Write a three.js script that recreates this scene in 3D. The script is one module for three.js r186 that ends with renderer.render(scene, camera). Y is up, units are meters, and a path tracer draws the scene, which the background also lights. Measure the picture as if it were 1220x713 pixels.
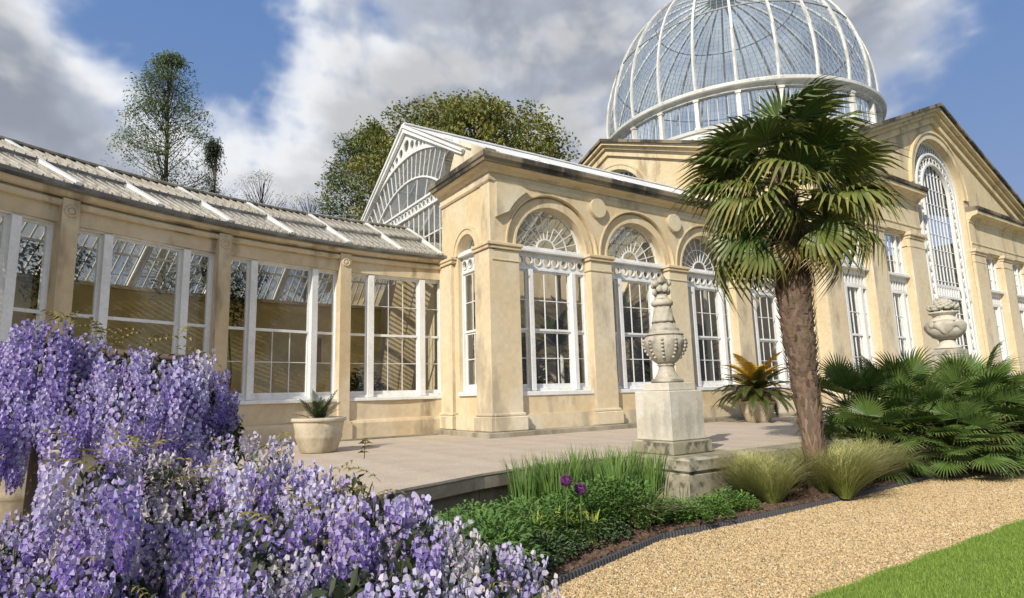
import * as THREE from 'three';
import { mergeGeometries, mergeVertices } from 'three/addons/utils/BufferGeometryUtils.js';

// ------------------------------------------------------------------ camera, sky, sun, exposure
// Axes: x runs along the straight glasshouse front, z points out of it into the garden, y = 0 is the foot of the masonry.
const scene = new THREE.Scene();
const renderer = new THREE.WebGLRenderer({ antialias: true });
renderer.toneMapping = THREE.LinearToneMapping;
renderer.toneMappingExposure = 0.97;
renderer.shadowMap.enabled = true;
const YAW = 0.58539, PITCH = 0.15652, ROLL = -0.02794, FOCAL = 719.19, PCX = 610, PCY = 356.5;
const EYE = new THREE.Vector3(-7.47, 0.85, 12.15);
const FWD = new THREE.Vector3(Math.sin(YAW) * Math.cos(PITCH), Math.sin(PITCH), -Math.cos(YAW) * Math.cos(PITCH));
const R0 = new THREE.Vector3(Math.cos(YAW), 0, Math.sin(YAW)), U0 = new THREE.Vector3().crossVectors(R0, FWD);
const RIGHT = R0.clone().multiplyScalar(Math.cos(ROLL)).addScaledVector(U0, Math.sin(ROLL));
const UP = U0.clone().multiplyScalar(Math.cos(ROLL)).addScaledVector(R0, -Math.sin(ROLL));
const camera = new THREE.PerspectiveCamera(2 * Math.atan(356.5 / FOCAL) * 180 / Math.PI, 1220 / 713, 0.1, 900);
camera.position.copy(EYE); camera.up.copy(UP); camera.lookAt(EYE.clone().add(FWD));
camera.updateMatrixWorld();
const rayOf = (px, py) => FWD.clone().multiplyScalar(FOCAL).addScaledVector(RIGHT, px - PCX).addScaledVector(UP, PCY - py).multiplyScalar(1 / FOCAL);
const at = (px, py, depth) => EYE.clone().addScaledVector(rayOf(px, py), depth);               // a photo pixel at a given distance
const onLevel = (px, py, y) => { const d = rayOf(px, py); return EYE.clone().addScaledVector(d, (y - EYE.y) / d.y); };

const SUN = new THREE.Vector3(-0.883 * Math.cos(0.61), Math.sin(0.61), 0.469 * Math.cos(0.61)).normalize();
const sun = new THREE.DirectionalLight(new THREE.Color().setRGB(1, 0.93, 0.81), 4.9);
sun.position.copy(SUN).multiplyScalar(80); sun.target.position.set(4, 0, 0);
sun.castShadow = true; sun.shadow.radius = 1; sun.shadow.mapSize.set(4096, 4096);
Object.assign(sun.shadow.camera, { left: -60, right: 60, top: 60, bottom: -60, near: 1, far: 220 });
scene.add(sun, sun.target);

// ------------------------------------------------------------------ random numbers and noise
function rngOf(a) { return () => { a |= 0; a = a + 0x6D2B79F5 | 0; let t = Math.imul(a ^ a >>> 15, 1 | a); t = t + Math.imul(t ^ t >>> 7, 61 | t) ^ t; return ((t ^ t >>> 14) >>> 0) / 4294967296; }; }
const hash3 = (x, y, z) => { let h = Math.imul(x, 374761393) ^ Math.imul(y, 668265263) ^ Math.imul(z, 2147483647 ^ 0x51ed27); h = Math.imul(h ^ h >>> 13, 1274126177); h ^= h >>> 16; return (h >>> 0) / 4294967296; };
function noise3(x, y, z) {
  const xi = Math.floor(x), yi = Math.floor(y), zi = Math.floor(z), s = (t) => t * t * t * (t * (t * 6 - 15) + 10);
  const u = s(x - xi), v = s(y - yi), w = s(z - zi), L = (a, b, t) => a + (b - a) * t;
  return L(L(L(hash3(xi, yi, zi), hash3(xi + 1, yi, zi), u), L(hash3(xi, yi + 1, zi), hash3(xi + 1, yi + 1, zi), u), v),
    L(L(hash3(xi, yi, zi + 1), hash3(xi + 1, yi, zi + 1), u), L(hash3(xi, yi + 1, zi + 1), hash3(xi + 1, yi + 1, zi + 1), u), v), w);
}
function fbm3(x, y, z, n) { let a = 0.5, s = 0, t = 0; for (let i = 0; i < n; i++) { s += a * noise3(x, y, z); t += a; a *= 0.5; x = x * 2.03 + 17.1; y = y * 2.03 + 5.3; z = z * 2.03 + 9.7; } return s / t; }
const smooth = (a, b, x) => { const t = Math.min(1, Math.max(0, (x - a) / (b - a))); return t * t * (3 - 2 * t); };
const mix = (a, b, t) => a + (b - a) * t;

// ------------------------------------------------------------------ sky: broken cumulus over blue, the same weather all round
{
  const Wd = 3072, Ht = 1536, data = new Float32Array(Wd * Ht * 4);
  // where the clouds stand and where the blue shows: [photo pixel, size in radians, weight]
  const spots = [[215, 40, .17, -.34], [290, 95, .12, -.22], [40, 120, .2, .3], [110, 195, .12, .16], [420, 60, .2, .16], [370, 200, .16, .14], [575, 120, .06, -.14], [660, 90, .24, .24], [900, 0, .3, .2], [1100, 30, .14, .16], [480, 170, .14, .2], [700, 190, .12, .2], [1205, 140, .16, -.4], [1140, 95, .1, -.1]].map(([x, y, r, w]) => [rayOf(x, y).normalize(), r, w]);
  const puff = (x, y, z) => { let s = 0, a = .5, t = 0; for (let i = 0; i < 5; i++) { s += a * (1 - Math.abs(2 * noise3(x, y, z) - 1)); t += a; a *= .55; x = x * 2.1 + 7.3; y = y * 2.1 + 3.1; z = z * 2.1 + 5.9; } return s / t; };
  const dens = (x, y, z) => {
    const wx = fbm3(x * 3.1 + 3.7, y * 3.1, z * 3.1, 3) - .5, wy = fbm3(x * 3.1 - 9.2, y * 3.1 + 4, z * 3.1, 3) - .5;
    let d = 1.25 * (fbm3(x * 2.6 + wx * .8, y * 4 + wy * .8, z * 2.6 - wx * .6, 4) - .47) + .42 * (puff(x * 6.5 + wy * 1.2, y * 9 + wx, z * 6.5) - .56) + .12 * (fbm3(x * 40, y * 52, z * 40, 3) - .5);
    for (const [v, r, w] of spots) { const c = v.x * x + v.y * y + v.z * z; if (c > 0.8) d += w * Math.exp(-(1 - c) * 2 / (r * r)); }
    return d;
  };
  for (let j = Ht / 2; j < Ht; j++) {
    const el = ((j + .5) / Ht - .5) * Math.PI, cy = Math.cos(el), y = Math.sin(el);
    for (let i = 0; i < Wd; i++) {
      const az = ((i + .5) / Wd - .5) * 2 * Math.PI, x = Math.cos(az) * cy, z = Math.sin(az) * cy, o = (j * Wd + i) * 4;
      const h = Math.pow(1 - Math.max(0, y), 2.2);
      let r = mix(.125, .5, h), g = mix(.29, .64, h), b = mix(.68, .92, h);
      const d = dens(x, y, z), a = smooth(-.16, .2, d);
      if (a > 0) {
        const e = dens(x + SUN.x * .03, y + .04, z + SUN.z * .03), lit = smooth(-.13, .16, d - e), thick = smooth(.05, .5, d);
        const k = mix(.74, 1.22, lit) * mix(1.1, .66, thick);
        r = mix(r, k * mix(.86, .98, lit), a); g = mix(g, k * mix(.94, 1, lit), a); b = mix(b, k * mix(1.12, 1.03, lit), a);
      }
      data[o] = r; data[o + 1] = g; data[o + 2] = b; data[o + 3] = 1;
    }
  }
  for (let j = 0; j < Ht / 2; j++) for (let i = 0; i < Wd; i++) { const o = (j * Wd + i) * 4; data[o] = .32; data[o + 1] = .33; data[o + 2] = .3; data[o + 3] = 1; }
  const t = new THREE.DataTexture(data, Wd, Ht, THREE.RGBAFormat, THREE.FloatType);
  t.mapping = THREE.EquirectangularReflectionMapping; t.magFilter = THREE.LinearFilter; t.needsUpdate = true;
  scene.background = t; scene.environment = t; scene.backgroundIntensity = 0.74; scene.environmentIntensity = 0.74;
}

// ------------------------------------------------------------------ textures and materials
function tileNoise(seed, oct, base, aniso = 1) {                       // tileable fbm on the unit square
  const P = []; for (let o = 0; o < oct; o++) { const nx = base << o, ny = Math.max(1, Math.round(base * aniso)) << o, r = rngOf(seed + o * 77); P.push([nx, ny, Float32Array.from({ length: nx * ny }, r)]); }
  return (u, v) => { let s = 0, a = .5, t = 0; for (const [nx, ny, g] of P) {
    const x = (u - Math.floor(u)) * nx, y = (v - Math.floor(v)) * ny, xi = Math.floor(x) % nx, yi = Math.floor(y) % ny, xj = (xi + 1) % nx, yj = (yi + 1) % ny; let fx = x - Math.floor(x), fy = y - Math.floor(y); fx = fx * fx * (3 - 2 * fx); fy = fy * fy * (3 - 2 * fy);
    s += a * ((g[yi * nx + xi] * (1 - fx) + g[yi * nx + xj] * fx) * (1 - fy) + (g[yj * nx + xi] * (1 - fx) + g[yj * nx + xj] * fx) * fy); t += a; a *= .55; } return s / t; };
}
const srgb = (c) => Math.round(255 * Math.min(1, Math.max(0, c <= .0031308 ? c * 12.92 : 1.055 * Math.pow(c, 1 / 2.4) - .055)));
function tex(n, metres, fn, color = true) {                            // fn(u, v) gives a linear colour or a height
  const d = new Uint8Array(n * n * 4);
  for (let j = 0; j < n; j++) for (let i = 0; i < n; i++) { const c = fn((i + .5) / n, (j + .5) / n), o = (j * n + i) * 4; if (color) { d[o] = srgb(c[0]); d[o + 1] = srgb(c[1]); d[o + 2] = srgb(c[2]); } else d[o] = d[o + 1] = d[o + 2] = Math.round(255 * Math.min(1, Math.max(0, c))); d[o + 3] = 255; }
  const t = new THREE.DataTexture(d, n, n); t.wrapS = t.wrapT = THREE.RepeatWrapping; t.magFilter = THREE.LinearFilter; t.minFilter = THREE.LinearMipmapLinearFilter; t.generateMipmaps = true;
  if (color) t.colorSpace = THREE.SRGBColorSpace; t.repeat.set(1 / metres, 1 / metres); t.needsUpdate = true; return t;
}
const lerp3 = (a, b, t) => [mix(a[0], b[0], t), mix(a[1], b[1], t), mix(a[2], b[2], t)];
function stoneTex(seed, a, b, c, stain, stainAmt, metres = 5, n = 768, an = .4) {
  const n1 = tileNoise(seed, 5, 3), n2 = tileNoise(seed + 9, 6, 5, an), n3 = tileNoise(seed + 21, 4, 48), n4 = tileNoise(seed + 33, 5, 9, an * .9);
  return tex(n, metres, (u, v) => {
    let k = lerp3(a, b, smooth(.36, .66, n1(u, v))); k = lerp3(k, c, .75 * smooth(.52, .7, n2(u, v)));
    k = lerp3(k, stain, stainAmt * smooth(.55, .78, n4(u, v))); const g = .88 + .24 * n3(u, v); return k.map((x) => x * g); });
}
const grain = (seed, metres, base = 24) => { const a = tileNoise(seed, 4, base), b = tileNoise(seed + 5, 3, 6); return tex(512, metres, (u, v) => .65 * a(u, v) + .35 * b(u, v), false); };
const bumpFine = grain(3, 1.1), bumpCoarse = grain(8, 2.4, 16);
const std = (o) => new THREE.MeshStandardMaterial({ roughness: .85, side: THREE.DoubleSide, ...o });
const phys = (o) => new THREE.MeshPhysicalMaterial({ side: THREE.DoubleSide, ...o });
const rgb = (r, g, b) => new THREE.Color().setRGB(r, g, b);
const MAT = {
  stone: std({ map: stoneTex(11, [.665, .555, .37], [.635, .5, .295], [.7, .605, .435], [.36, .285, .19], .75), bumpMap: bumpFine, bumpScale: .004, roughness: .92 }),
  paleStone: std({ map: stoneTex(15, [.68, .585, .41], [.645, .53, .345], [.7, .63, .485], [.36, .3, .22], .7), bumpMap: bumpFine, bumpScale: .004, roughness: .92 }),
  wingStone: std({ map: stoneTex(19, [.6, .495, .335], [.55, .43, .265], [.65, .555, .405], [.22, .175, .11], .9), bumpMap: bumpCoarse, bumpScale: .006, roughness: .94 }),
  blackened: std({ map: stoneTex(27, [.085, .073, .056], [.045, .04, .034], [.3, .25, .17], [.025, .023, .02], .95, 3), bumpMap: bumpCoarse, bumpScale: .012, roughness: .95 }),
  greyStone: std({ map: stoneTex(31, [.47, .43, .35], [.38, .34, .27], [.54, .5, .42], [.16, .15, .12], .75, 1.7, 768, .8), bumpMap: bumpFine, bumpScale: .006, roughness: .93 }),
  paleBlock: std({ map: stoneTex(37, [.62, .58, .49], [.55, .5, .4], [.66, .63, .56], [.36, .34, .29], .55, 1.5), bumpMap: bumpFine, bumpScale: .004, roughness: .9 }),
  lichen: std({ map: stoneTex(41, [.34, .31, .22], [.24, .21, .14], [.45, .42, .32], [.09, .085, .065], .9, 1.3, 768, 1), bumpMap: bumpCoarse, bumpScale: .014, roughness: .95 }),
  ochre: std({ map: stoneTex(47, [.56, .44, .2], [.5, .38, .16], [.6, .5, .28], [.34, .26, .13], .4, 4), bumpMap: bumpFine, bumpScale: .003, roughness: .9 }),
  innerWall: std({ map: stoneTex(49, [.64, .53, .36], [.6, .47, .28], [.68, .59, .44], [.4, .32, .22], .4, 4), roughness: .9 }),
  floor: std({ map: stoneTex(51, [.44, .4, .33], [.38, .34, .28], [.5, .46, .4], [.22, .2, .17], .5, 2), roughness: .8 }),
  white: std({ map: stoneTex(55, [.76, .76, .74], [.7, .7, .68], [.8, .8, .79], [.5, .5, .46], .35, 1.6, 512), roughness: .5 }),
  ironWhite: std({ map: stoneTex(57, [.72, .71, .67], [.64, .62, .56], [.76, .75, .72], [.36, .31, .24], .5, 2.2, 512), roughness: .55 }),
  domeBar: std({ color: rgb(.3, .31, .31), roughness: .6 }),
  roofBar: std({ map: stoneTex(59, [.42, .39, .33], [.34, .31, .26], [.5, .48, .43], [.14, .12, .1], .7, 1.3, 512), roughness: .7 }),
  lead: std({ map: stoneTex(61, [.17, .17, .165], [.12, .12, .12], [.24, .24, .235], [.05, .05, .05], .6, 2, 512), roughness: .6 }),
  slate: std({ map: stoneTex(63, [.13, .13, .14], [.1, .1, .11], [.18, .18, .18], [.06, .06, .06], .4, 2, 512), roughness: .7 }),
  glass: phys({ color: rgb(.96, .98, .97), transmission: 1, roughness: .02, thickness: 0, ior: 1.5 }),
  domeGlass: phys({ color: rgb(.86, .92, .97), transmission: .97, roughness: .04, thickness: 0, ior: 1.52 }),
  gableGlass: phys({ color: rgb(.85, .9, .93), transmission: .96, roughness: .04, thickness: 0, ior: 1.52 }),
  roofGlass: phys({ map: stoneTex(65, [.7, .67, .6], [.6, .57, .5], [.76, .74, .68], [.34, .31, .24], .6, 1.4, 512), transmission: .74, roughness: .16, thickness: 0, ior: 1.5 }),
  milkGlass: phys({ map: stoneTex(67, [.8, .77, .66], [.74, .7, .58], [.82, .8, .72], [.5, .46, .36], .4, 2, 512), transmission: .45, roughness: .55, thickness: 0, ior: 1.5 }),
  soil: std({ map: stoneTex(71, [.075, .05, .032], [.05, .034, .022], [.11, .075, .05], [.025, .018, .013], .6, 1.1, 512), bumpMap: bumpCoarse, bumpScale: .03, roughness: 1 }),
};

// ------------------------------------------------------------------ geometry helpers
const V3 = (x, y, z) => new THREE.Vector3(x, y, z);
const taken = new Map();
function numbered(name) { const k = taken.get(name) ?? 0; taken.set(name, k + 1); return k ? name + '_' + String(k).padStart(3, '0') : name; }
function prep(g, keepColor) { let h = g.index ? g.toNonIndexed() : g; if (!h.attributes.normal) h.computeVertexNormals(); for (const k of Object.keys(h.attributes)) if (k !== 'position' && k !== 'normal' && !(keepColor && k === 'color')) h.deleteAttribute(k); h.morphAttributes = {}; return h; }
function join(list, keepColor) { const a = [].concat(list).map((g) => prep(g, keepColor)); return a.length === 1 ? a[0] : mergeGeometries(a); }
function uvm(g) {                                                     // uv in metres from the side that each face looks to
  const p = g.attributes.position, n = g.attributes.normal, uv = new Float32Array(p.count * 2);
  for (let i = 0; i < p.count; i += 3) {
    let nx = 0, ny = 0, nz = 0; for (let k = 0; k < 3 && i + k < p.count; k++) { nx += Math.abs(n.getX(i + k)); ny += Math.abs(n.getY(i + k)); nz += Math.abs(n.getZ(i + k)); }
    for (let k = 0; k < 3 && i + k < p.count; k++) { const j = i + k, x = p.getX(j), y = p.getY(j), z = p.getZ(j);
      uv[j * 2] = ny > nx && ny > nz ? x : nx > nz ? z : x; uv[j * 2 + 1] = ny > nx && ny > nz ? z : y; }
  }
  g.setAttribute('uv', new THREE.BufferAttribute(uv, 2)); return g;
}
function meshOf(g, mat) { const m = new THREE.Mesh(g, mat); m.castShadow = m.receiveShadow = true; return m; }
function part(name, list, mat, parent) { const m = meshOf(uvm(join(list)), mat); m.name = name; parent.add(m); return m; }
function group(name, parent) { const g = new THREE.Group(); g.name = name; parent.add(g); return g; }
function thing(name, label, category, p = [0, 0, 0], grp) { const g = new THREE.Group(); g.name = numbered(name); g.position.set(...p); g.userData = { label, category }; if (grp) g.userData.group = grp; scene.add(g); return g; }
function single(name, list, mat, label, category, grp) { const m = part(numbered(name), list, mat, scene); m.userData = { label, category }; if (grp) m.userData.group = grp; return m; }
function struct(name, list, mat) { const m = part(name, list, mat, scene); m.userData = { kind: 'structure' }; return m; }
function bx(x0, x1, y0, y1, z0, z1) { const g = new THREE.BoxGeometry(x1 - x0, y1 - y0, z1 - z0); g.translate((x0 + x1) / 2, (y0 + y1) / 2, (z0 + z1) / 2); return g; }
function cbx(x0, x1, y0, y1, z0, z1, c = .012) {                      // a box with chamfered edges
  const s = new THREE.Shape(), a = x1 - x0 - 2 * c, b = z1 - z0 - 2 * c; s.moveTo(-a / 2, -b / 2); s.lineTo(a / 2, -b / 2); s.lineTo(a / 2, b / 2); s.lineTo(-a / 2, b / 2); s.closePath();
  const g = new THREE.ExtrudeGeometry(s, { depth: y1 - y0 - 2 * c, bevelEnabled: true, bevelSize: c, bevelThickness: c, bevelSegments: 1 }); g.rotateX(-Math.PI / 2); g.translate((x0 + x1) / 2, y0 + c, (z0 + z1) / 2); return g;
}
function tri(list) { const g = new THREE.BufferGeometry(); g.setAttribute('position', new THREE.Float32BufferAttribute(list, 3)); g.computeVertexNormals(); return g; }
// a profile [[out, y], ...] drawn along a path [[x, z], ...]; out is to the right of the walking direction
function sweep(profile, path, { closed = false, caps = true, loop = true } = {}) {
  const n = path.length, nn = path.map((p, i) => {
    const a = closed || i > 0 ? path[(i - 1 + n) % n] : null, b = closed || i < n - 1 ? path[(i + 1) % n] : null, d = (u, v) => { const l = Math.hypot(v[0] - u[0], v[1] - u[1]); return [-(v[1] - u[1]) / l, (v[0] - u[0]) / l]; };
    const m = a ? d(a, p) : d(p, b), q = b ? d(p, b) : m, s = [m[0] + q[0], m[1] + q[1]], k = 2 / (s[0] * s[0] + s[1] * s[1]); return [s[0] * k, s[1] * k]; });
  const P = [], pt = (i, j) => [path[i][0] + nn[i][0] * profile[j][0], profile[j][1], path[i][1] + nn[i][1] * profile[j][0]], m = profile.length;
  for (let i = 0; i < (closed ? n : n - 1); i++) for (let j = 0; j < (loop ? m : m - 1); j++) { const a = pt(i, j), b = pt((i + 1) % n, j), c = pt((i + 1) % n, (j + 1) % m), d = pt(i, (j + 1) % m); P.push(...a, ...b, ...c, ...a, ...c, ...d); }
  if (caps && !closed && loop) { const t = THREE.ShapeUtils.triangulateShape(profile.map(([x, y]) => new THREE.Vector2(x, y)), []); for (const i of [0, n - 1]) for (const f of t) P.push(...pt(i, f[0]), ...pt(i, f[1]), ...pt(i, f[2])); }
  return tri(P);
}
function tube(a, b, r0, r1 = r0, sides = 6) {
  const d = b.clone().sub(a), g = new THREE.CylinderGeometry(r1, r0, d.length(), sides, 1, false); g.translate(0, d.length() / 2, 0);
  g.applyQuaternion(new THREE.Quaternion().setFromUnitVectors(V3(0, 1, 0), d.normalize())); g.translate(a.x, a.y, a.z); return g;
}
function bar(a, b, w, h) {                                            // a square bar between two points, h along the upright-most side
  const d = b.clone().sub(a), l = d.length(), g = new THREE.BoxGeometry(w, h, l); g.translate(0, 0, l / 2);
  const m = new THREE.Matrix4(), z = d.normalize(), up = Math.abs(z.y) > .98 ? V3(0, 0, 1) : V3(0, 1, 0), x = new THREE.Vector3().crossVectors(up, z).normalize(), y = new THREE.Vector3().crossVectors(z, x);
  m.makeBasis(x, y, z); m.setPosition(a); g.applyMatrix4(m); return g;
}
function extr(shape, depth, z0, curveSegments = 24) { const g = new THREE.ExtrudeGeometry(shape, { depth, bevelEnabled: false, curveSegments }); g.translate(0, 0, z0); return g; }
const rectShape = (x0, x1, y0, y1) => { const s = new THREE.Shape(); s.moveTo(x0, y0); s.lineTo(x1, y0); s.lineTo(x1, y1); s.lineTo(x0, y1); s.closePath(); return s; };
const rectHole = (x0, x1, y0, y1) => { const s = new THREE.Path(); s.moveTo(x0, y0); s.lineTo(x0, y1); s.lineTo(x1, y1); s.lineTo(x1, y0); s.closePath(); return s; };
const archPath = (C, cx, r, y0, ys) => { const s = new C(); s.moveTo(cx - r, y0); s.lineTo(cx + r, y0); s.lineTo(cx + r, ys); s.absarc(cx, ys, r, 0, Math.PI, false); s.closePath(); return s; };
const ring = (cx, cy, r0, r1, a0 = 0, a1 = Math.PI * 2) => { const s = new THREE.Shape(); if (a1 - a0 > 6.28) { s.absarc(cx, cy, r1, 0, Math.PI * 2, false); const h = new THREE.Path(); h.absarc(cx, cy, r0, 0, Math.PI * 2, true); s.holes.push(h); } else { s.absarc(cx, cy, r1, a0, a1, false); s.absarc(cx, cy, r0, a1, a0, true); s.closePath(); } return s; };
function pane(name, w, h, x, y, z, mat, parent, rnd, cache) {         // one sheet of old glass, never quite in plane
  const key = w.toFixed(3) + '/' + h.toFixed(3); if (!cache.has(key)) cache.set(key, new THREE.PlaneGeometry(w, h));
  const m = meshOf(cache.get(key), mat); m.name = name; m.position.set(x, y, z); m.rotation.set((rnd() - .5) * .016, (rnd() - .5) * .02, 0); parent.add(m); return m;
}
// ------------------------------------------------------------------ ground: path, terrace, lawn
const GROUND = -.75, TERR = -.12;
const gravelTex = (seed, a, b, c, cells, metres) => {                 // small stones, each its own colour
  const r = rngOf(seed), n = cells, px = [], co = []; for (let i = 0; i < n * n; i++) { px.push([r(), r()]); const k = r(); co.push(lerp3(lerp3(a, b, r()), c, k * k * .8).map((x) => x * (.75 + .5 * r()))); }
  const big = tileNoise(seed + 3, 4, 4);
  return tex(1024, metres, (u, v) => { const x = u * n, y = v * n, xi = Math.floor(x), yi = Math.floor(y); let best = 9, who = 0;
    for (let dy = -1; dy <= 1; dy++) for (let dx = -1; dx <= 1; dx++) { const k = ((yi + dy + n) % n) * n + (xi + dx + n) % n, ex = xi + dx + px[k][0] - x, ey = yi + dy + px[k][1] - y, d = ex * ex + ey * ey; if (d < best) { best = d; who = k; } }
    const g = .86 + .28 * big(u, v); return co[who].map((q) => q * g); });
};
MAT.footStone = std({ map: stoneTex(113, [.34, .3, .22], [.28, .245, .175], [.4, .36, .28], [.14, .125, .09], .5, 3), bumpMap: bumpCoarse, bumpScale: .01, roughness: .95 });
MAT.gravel = std({ map: gravelTex(101, [.4, .28, .14], [.47, .35, .2], [.2, .14, .08], 110, 1.7), bumpMap: bumpCoarse, bumpScale: .01, roughness: .95 });
MAT.terrace = std({ map: gravelTex(103, [.5, .415, .32], [.57, .48, .38], [.36, .29, .23], 150, 1.3), bumpMap: bumpFine, bumpScale: .006, roughness: .95 });
MAT.turf = std({ map: stoneTex(107, [.05, .1, .018], [.04, .085, .014], [.07, .13, .025], [.03, .05, .012], .4, 2.2), roughness: .95 });
MAT.farGround = std({ map: stoneTex(109, [.06, .085, .025], [.05, .07, .02], [.08, .1, .035], [.04, .04, .02], .5, 9), roughness: 1 });
const flatQuad = (x0, x1, z0, z1, y) => tri([x0, y, z0, x0, y, z1, x1, y, z1, x0, y, z0, x1, y, z1, x1, y, z0]);
struct('ground', flatQuad(-320, 360, -420, 60, GROUND - .03), MAT.farGround);
struct('gravel_path', flatQuad(-9, 40, 6.9, 9.44, GROUND), MAT.gravel);
const LAWN_Z = 9.4, edgeZ = (x) => 7.26 + .06 * Math.sin((x + 3) * .55) + (x < -2.4 ? (x + 2.4) * -.33 : 0);
struct('lawn', flatQuad(-14, 40, LAWN_Z, 40, GROUND + .03), MAT.turf);

// terrace in front of the glasshouse, its kerb edge a little uneven
const EDGE = [[-10.6, 9.2], [-8.6, 7.9], [-6.6, 6.75], [-4.72, 5.75], [-3.5, 5.3], [-2.4, 5.06], [-1.2, 5.0], [-.62, 5.0]], EDGE_R = [[.72, 6.3], [40, 6.05]];
{
  const pts = [[-40, -2], [-40, 9.2], ...EDGE.map(([x, z]) => [x, z + .1]), [-.62, 5.1], [.6, 5.1], ...EDGE_R.map(([x, z]) => [x, z - .3]), [40, -2]];
  const s = new THREE.Shape(pts.map(([x, z]) => new THREE.Vector2(x, -z)));
  const g = new THREE.ExtrudeGeometry(s, { depth: .03, bevelEnabled: false }); g.rotateX(-Math.PI / 2); g.translate(0, TERR - .03, 0);
  struct('terrace', g, MAT.terrace);
  const so = []; for (let x = -9; x < 24; x += .5) { const a = edgeZ(x) - .02, b = edgeZ(x + .5) - .02, y = GROUND + .05; so.push(x, y, 4.8, x, y, a, x + .5, y, b, x, y, 4.8, x + .5, y, b, x + .5, y, 4.8); }
  struct('bed_soil', tri(so), MAT.soil);
}
// ------------------------------------------------------------------ straight arcade gallery
const rnd = rngOf(5), paneCache = new Map();
const gallery = thing('arcade_gallery', 'cream stone gallery with tall arched windows and a white glazed gable roof', 'conservatory');
const BAY = 3.06, PW = .76, OPEN = BAY - PW, SPRING = 4.52, SILL = .82, NB = 4, AEND = 14.12, GD = 10.4;
const openings = []; for (let i = 0; i < NB; i++) openings.push([PW + .02 + i * BAY, PW + .02 + i * BAY + OPEN]);
openings.push([13.04, 14.0]);
{
  const s = rectShape(0, AEND, 0, 6.3);
  for (const [a, b] of openings) s.holes.push(archPath(THREE.Path, (a + b) / 2, (b - a) / 2, SILL, SPRING));
  part('front_wall', extr(s, .32, -.44), MAT.stone, gallery);
  const sp = rectShape(0, AEND, SPRING - .005, 6.3); let xx = 0; sp.curves = []; sp.moveTo(0, SPRING - .005); for (const [a, b] of openings) { const c = (a + b) / 2, R = (b - a) / 2 + .3; sp.lineTo(c - R, SPRING - .005); sp.absarc(c, SPRING - .005, R, Math.PI, 0, true); } sp.lineTo(AEND, SPRING - .005); sp.lineTo(AEND, 6.298); sp.lineTo(0, 6.298); sp.closePath();
  part('spandrel_wall', extr(sp, .125, -.119, 40), MAT.stone, gallery);
  // panel below each window stands back a little; plinth along the foot
  part('plinth', [bx(.02, AEND, 0, .36, -.5, .015)], MAT.paleStone, gallery);
  const front = new THREE.Object3D();
  for (let i = 0; i <= NB; i++) {
    const x0 = i * BAY + (i ? .02 : 0), x1 = x0 + PW, p = group('pilaster', gallery);
    part('shaft', cbx(x0 + .004, x1 - .004, .36, 4.34, -.2, i ? .1 : .101, .015), MAT.paleStone, p);
    part('base', [cbx(x0 - .07, x1 + .07, 0, .34, -.2, .18, .02), cbx(x0 - .04, x1 + .04, .342, .42, -.2, .145, .02)], MAT.paleStone, p);
    part('impost', [cbx(x0 - .03, x1 + .03, 4.06, 4.1, -.2, .125, .008), cbx(x0 - .05, x1 + .05, 4.345, 4.42, -.2, .15, .012), cbx(x0 - .08, x1 + .08, 4.424, 4.51, -.2, .185, .015)], MAT.stone, p);
  }
  for (let i = 0; i < NB + 1; i++) {
    const [a, b] = openings[i], c = (a + b) / 2, R = (b - a) / 2;
    part('archivolt', [extr(ring(c, SPRING, R + .004, R + .06, 0, Math.PI), .07, -.118, 40), extr(ring(c, SPRING, R + .06, R + .25, 0, Math.PI), .05, -.118, 40), extr(ring(c, SPRING, R + .305, R + .345, 0, Math.PI), .03, .002, 40)], MAT.stone, gallery);
    if (i) { const ro = new THREE.CylinderGeometry(.27, .275, .13, 28); ro.rotateX(Math.PI / 2); ro.translate((openings[i - 1][1] + a) / 2, 5.86, .06); part('roundel', ro, MAT.paleStone, gallery); }
  }
  // quarter panel at the corner, its edge following the first arch
  const q = new THREE.Shape(), qc = (openings[0][0] + openings[0][1]) / 2, qr = OPEN / 2 + .5; q.moveTo(.14, 5.16); q.lineTo(.14, 6.04); q.lineTo(.9, 6.04); q.absarc(qc, SPRING, qr, Math.PI - 1.06, Math.PI - .52, false); q.lineTo(.14, 5.16);
  part('corner_panel', extr(q, .12, .004, 20), MAT.paleStone, gallery);
  // end wall with its narrow arched window; s runs away from the corner
  const EW = 2.62, e = rectShape(.0, EW, 0, 6.3); e.holes.push(archPath(THREE.Path, 1.2, .48, .86, 4.5));
  const turnX = (g) => { g.rotateY(Math.PI / 2); return g; };
  part('end_wall', turnX(extr(e, .4, .02)), MAT.stone, gallery);
  part('archivolt', turnX(join([extr(ring(1.2, 4.5, .49, .62, 0, Math.PI), .06, -.03), extr(ring(1.2, 4.5, .62, .7, 0, Math.PI), .09, -.055)])), MAT.stone, gallery);
  for (const [a, b] of [[0, .62], [1.92, EW]]) { const p = group('pilaster', gallery);
    const d = a ? .07 : .101;
    part('shaft', cbx(-d, .1, .36, 4.34, -b, -a + (a ? 0 : .1), .015), MAT.paleStone, p);
    part('base', [cbx(-.17, .1, 0, .34, -b - .03, -a + .16, .02), cbx(-.135, .1, .342, .42, -b - .02, -a + .12, .02)], MAT.paleStone, p);
    part('impost', [cbx(-d - .05, .1, 4.345, 4.42, -b - .02, -a + .13, .012), cbx(-d - .08, .1, 4.424, 4.51, -b - .03, -a + .17, .015)], MAT.stone, p); }
  part('plinth', bx(-.06, .3, 0, .36, -EW, -.1), MAT.paleStone, gallery);
  part('footing', [cbx(-.32, AEND + .2, -.34, -.002, -.5, .32, .02), cbx(-.32, .3, -.34, -.003, -EW - .1, -.3, .02)], MAT.footStone, gallery);
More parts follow.
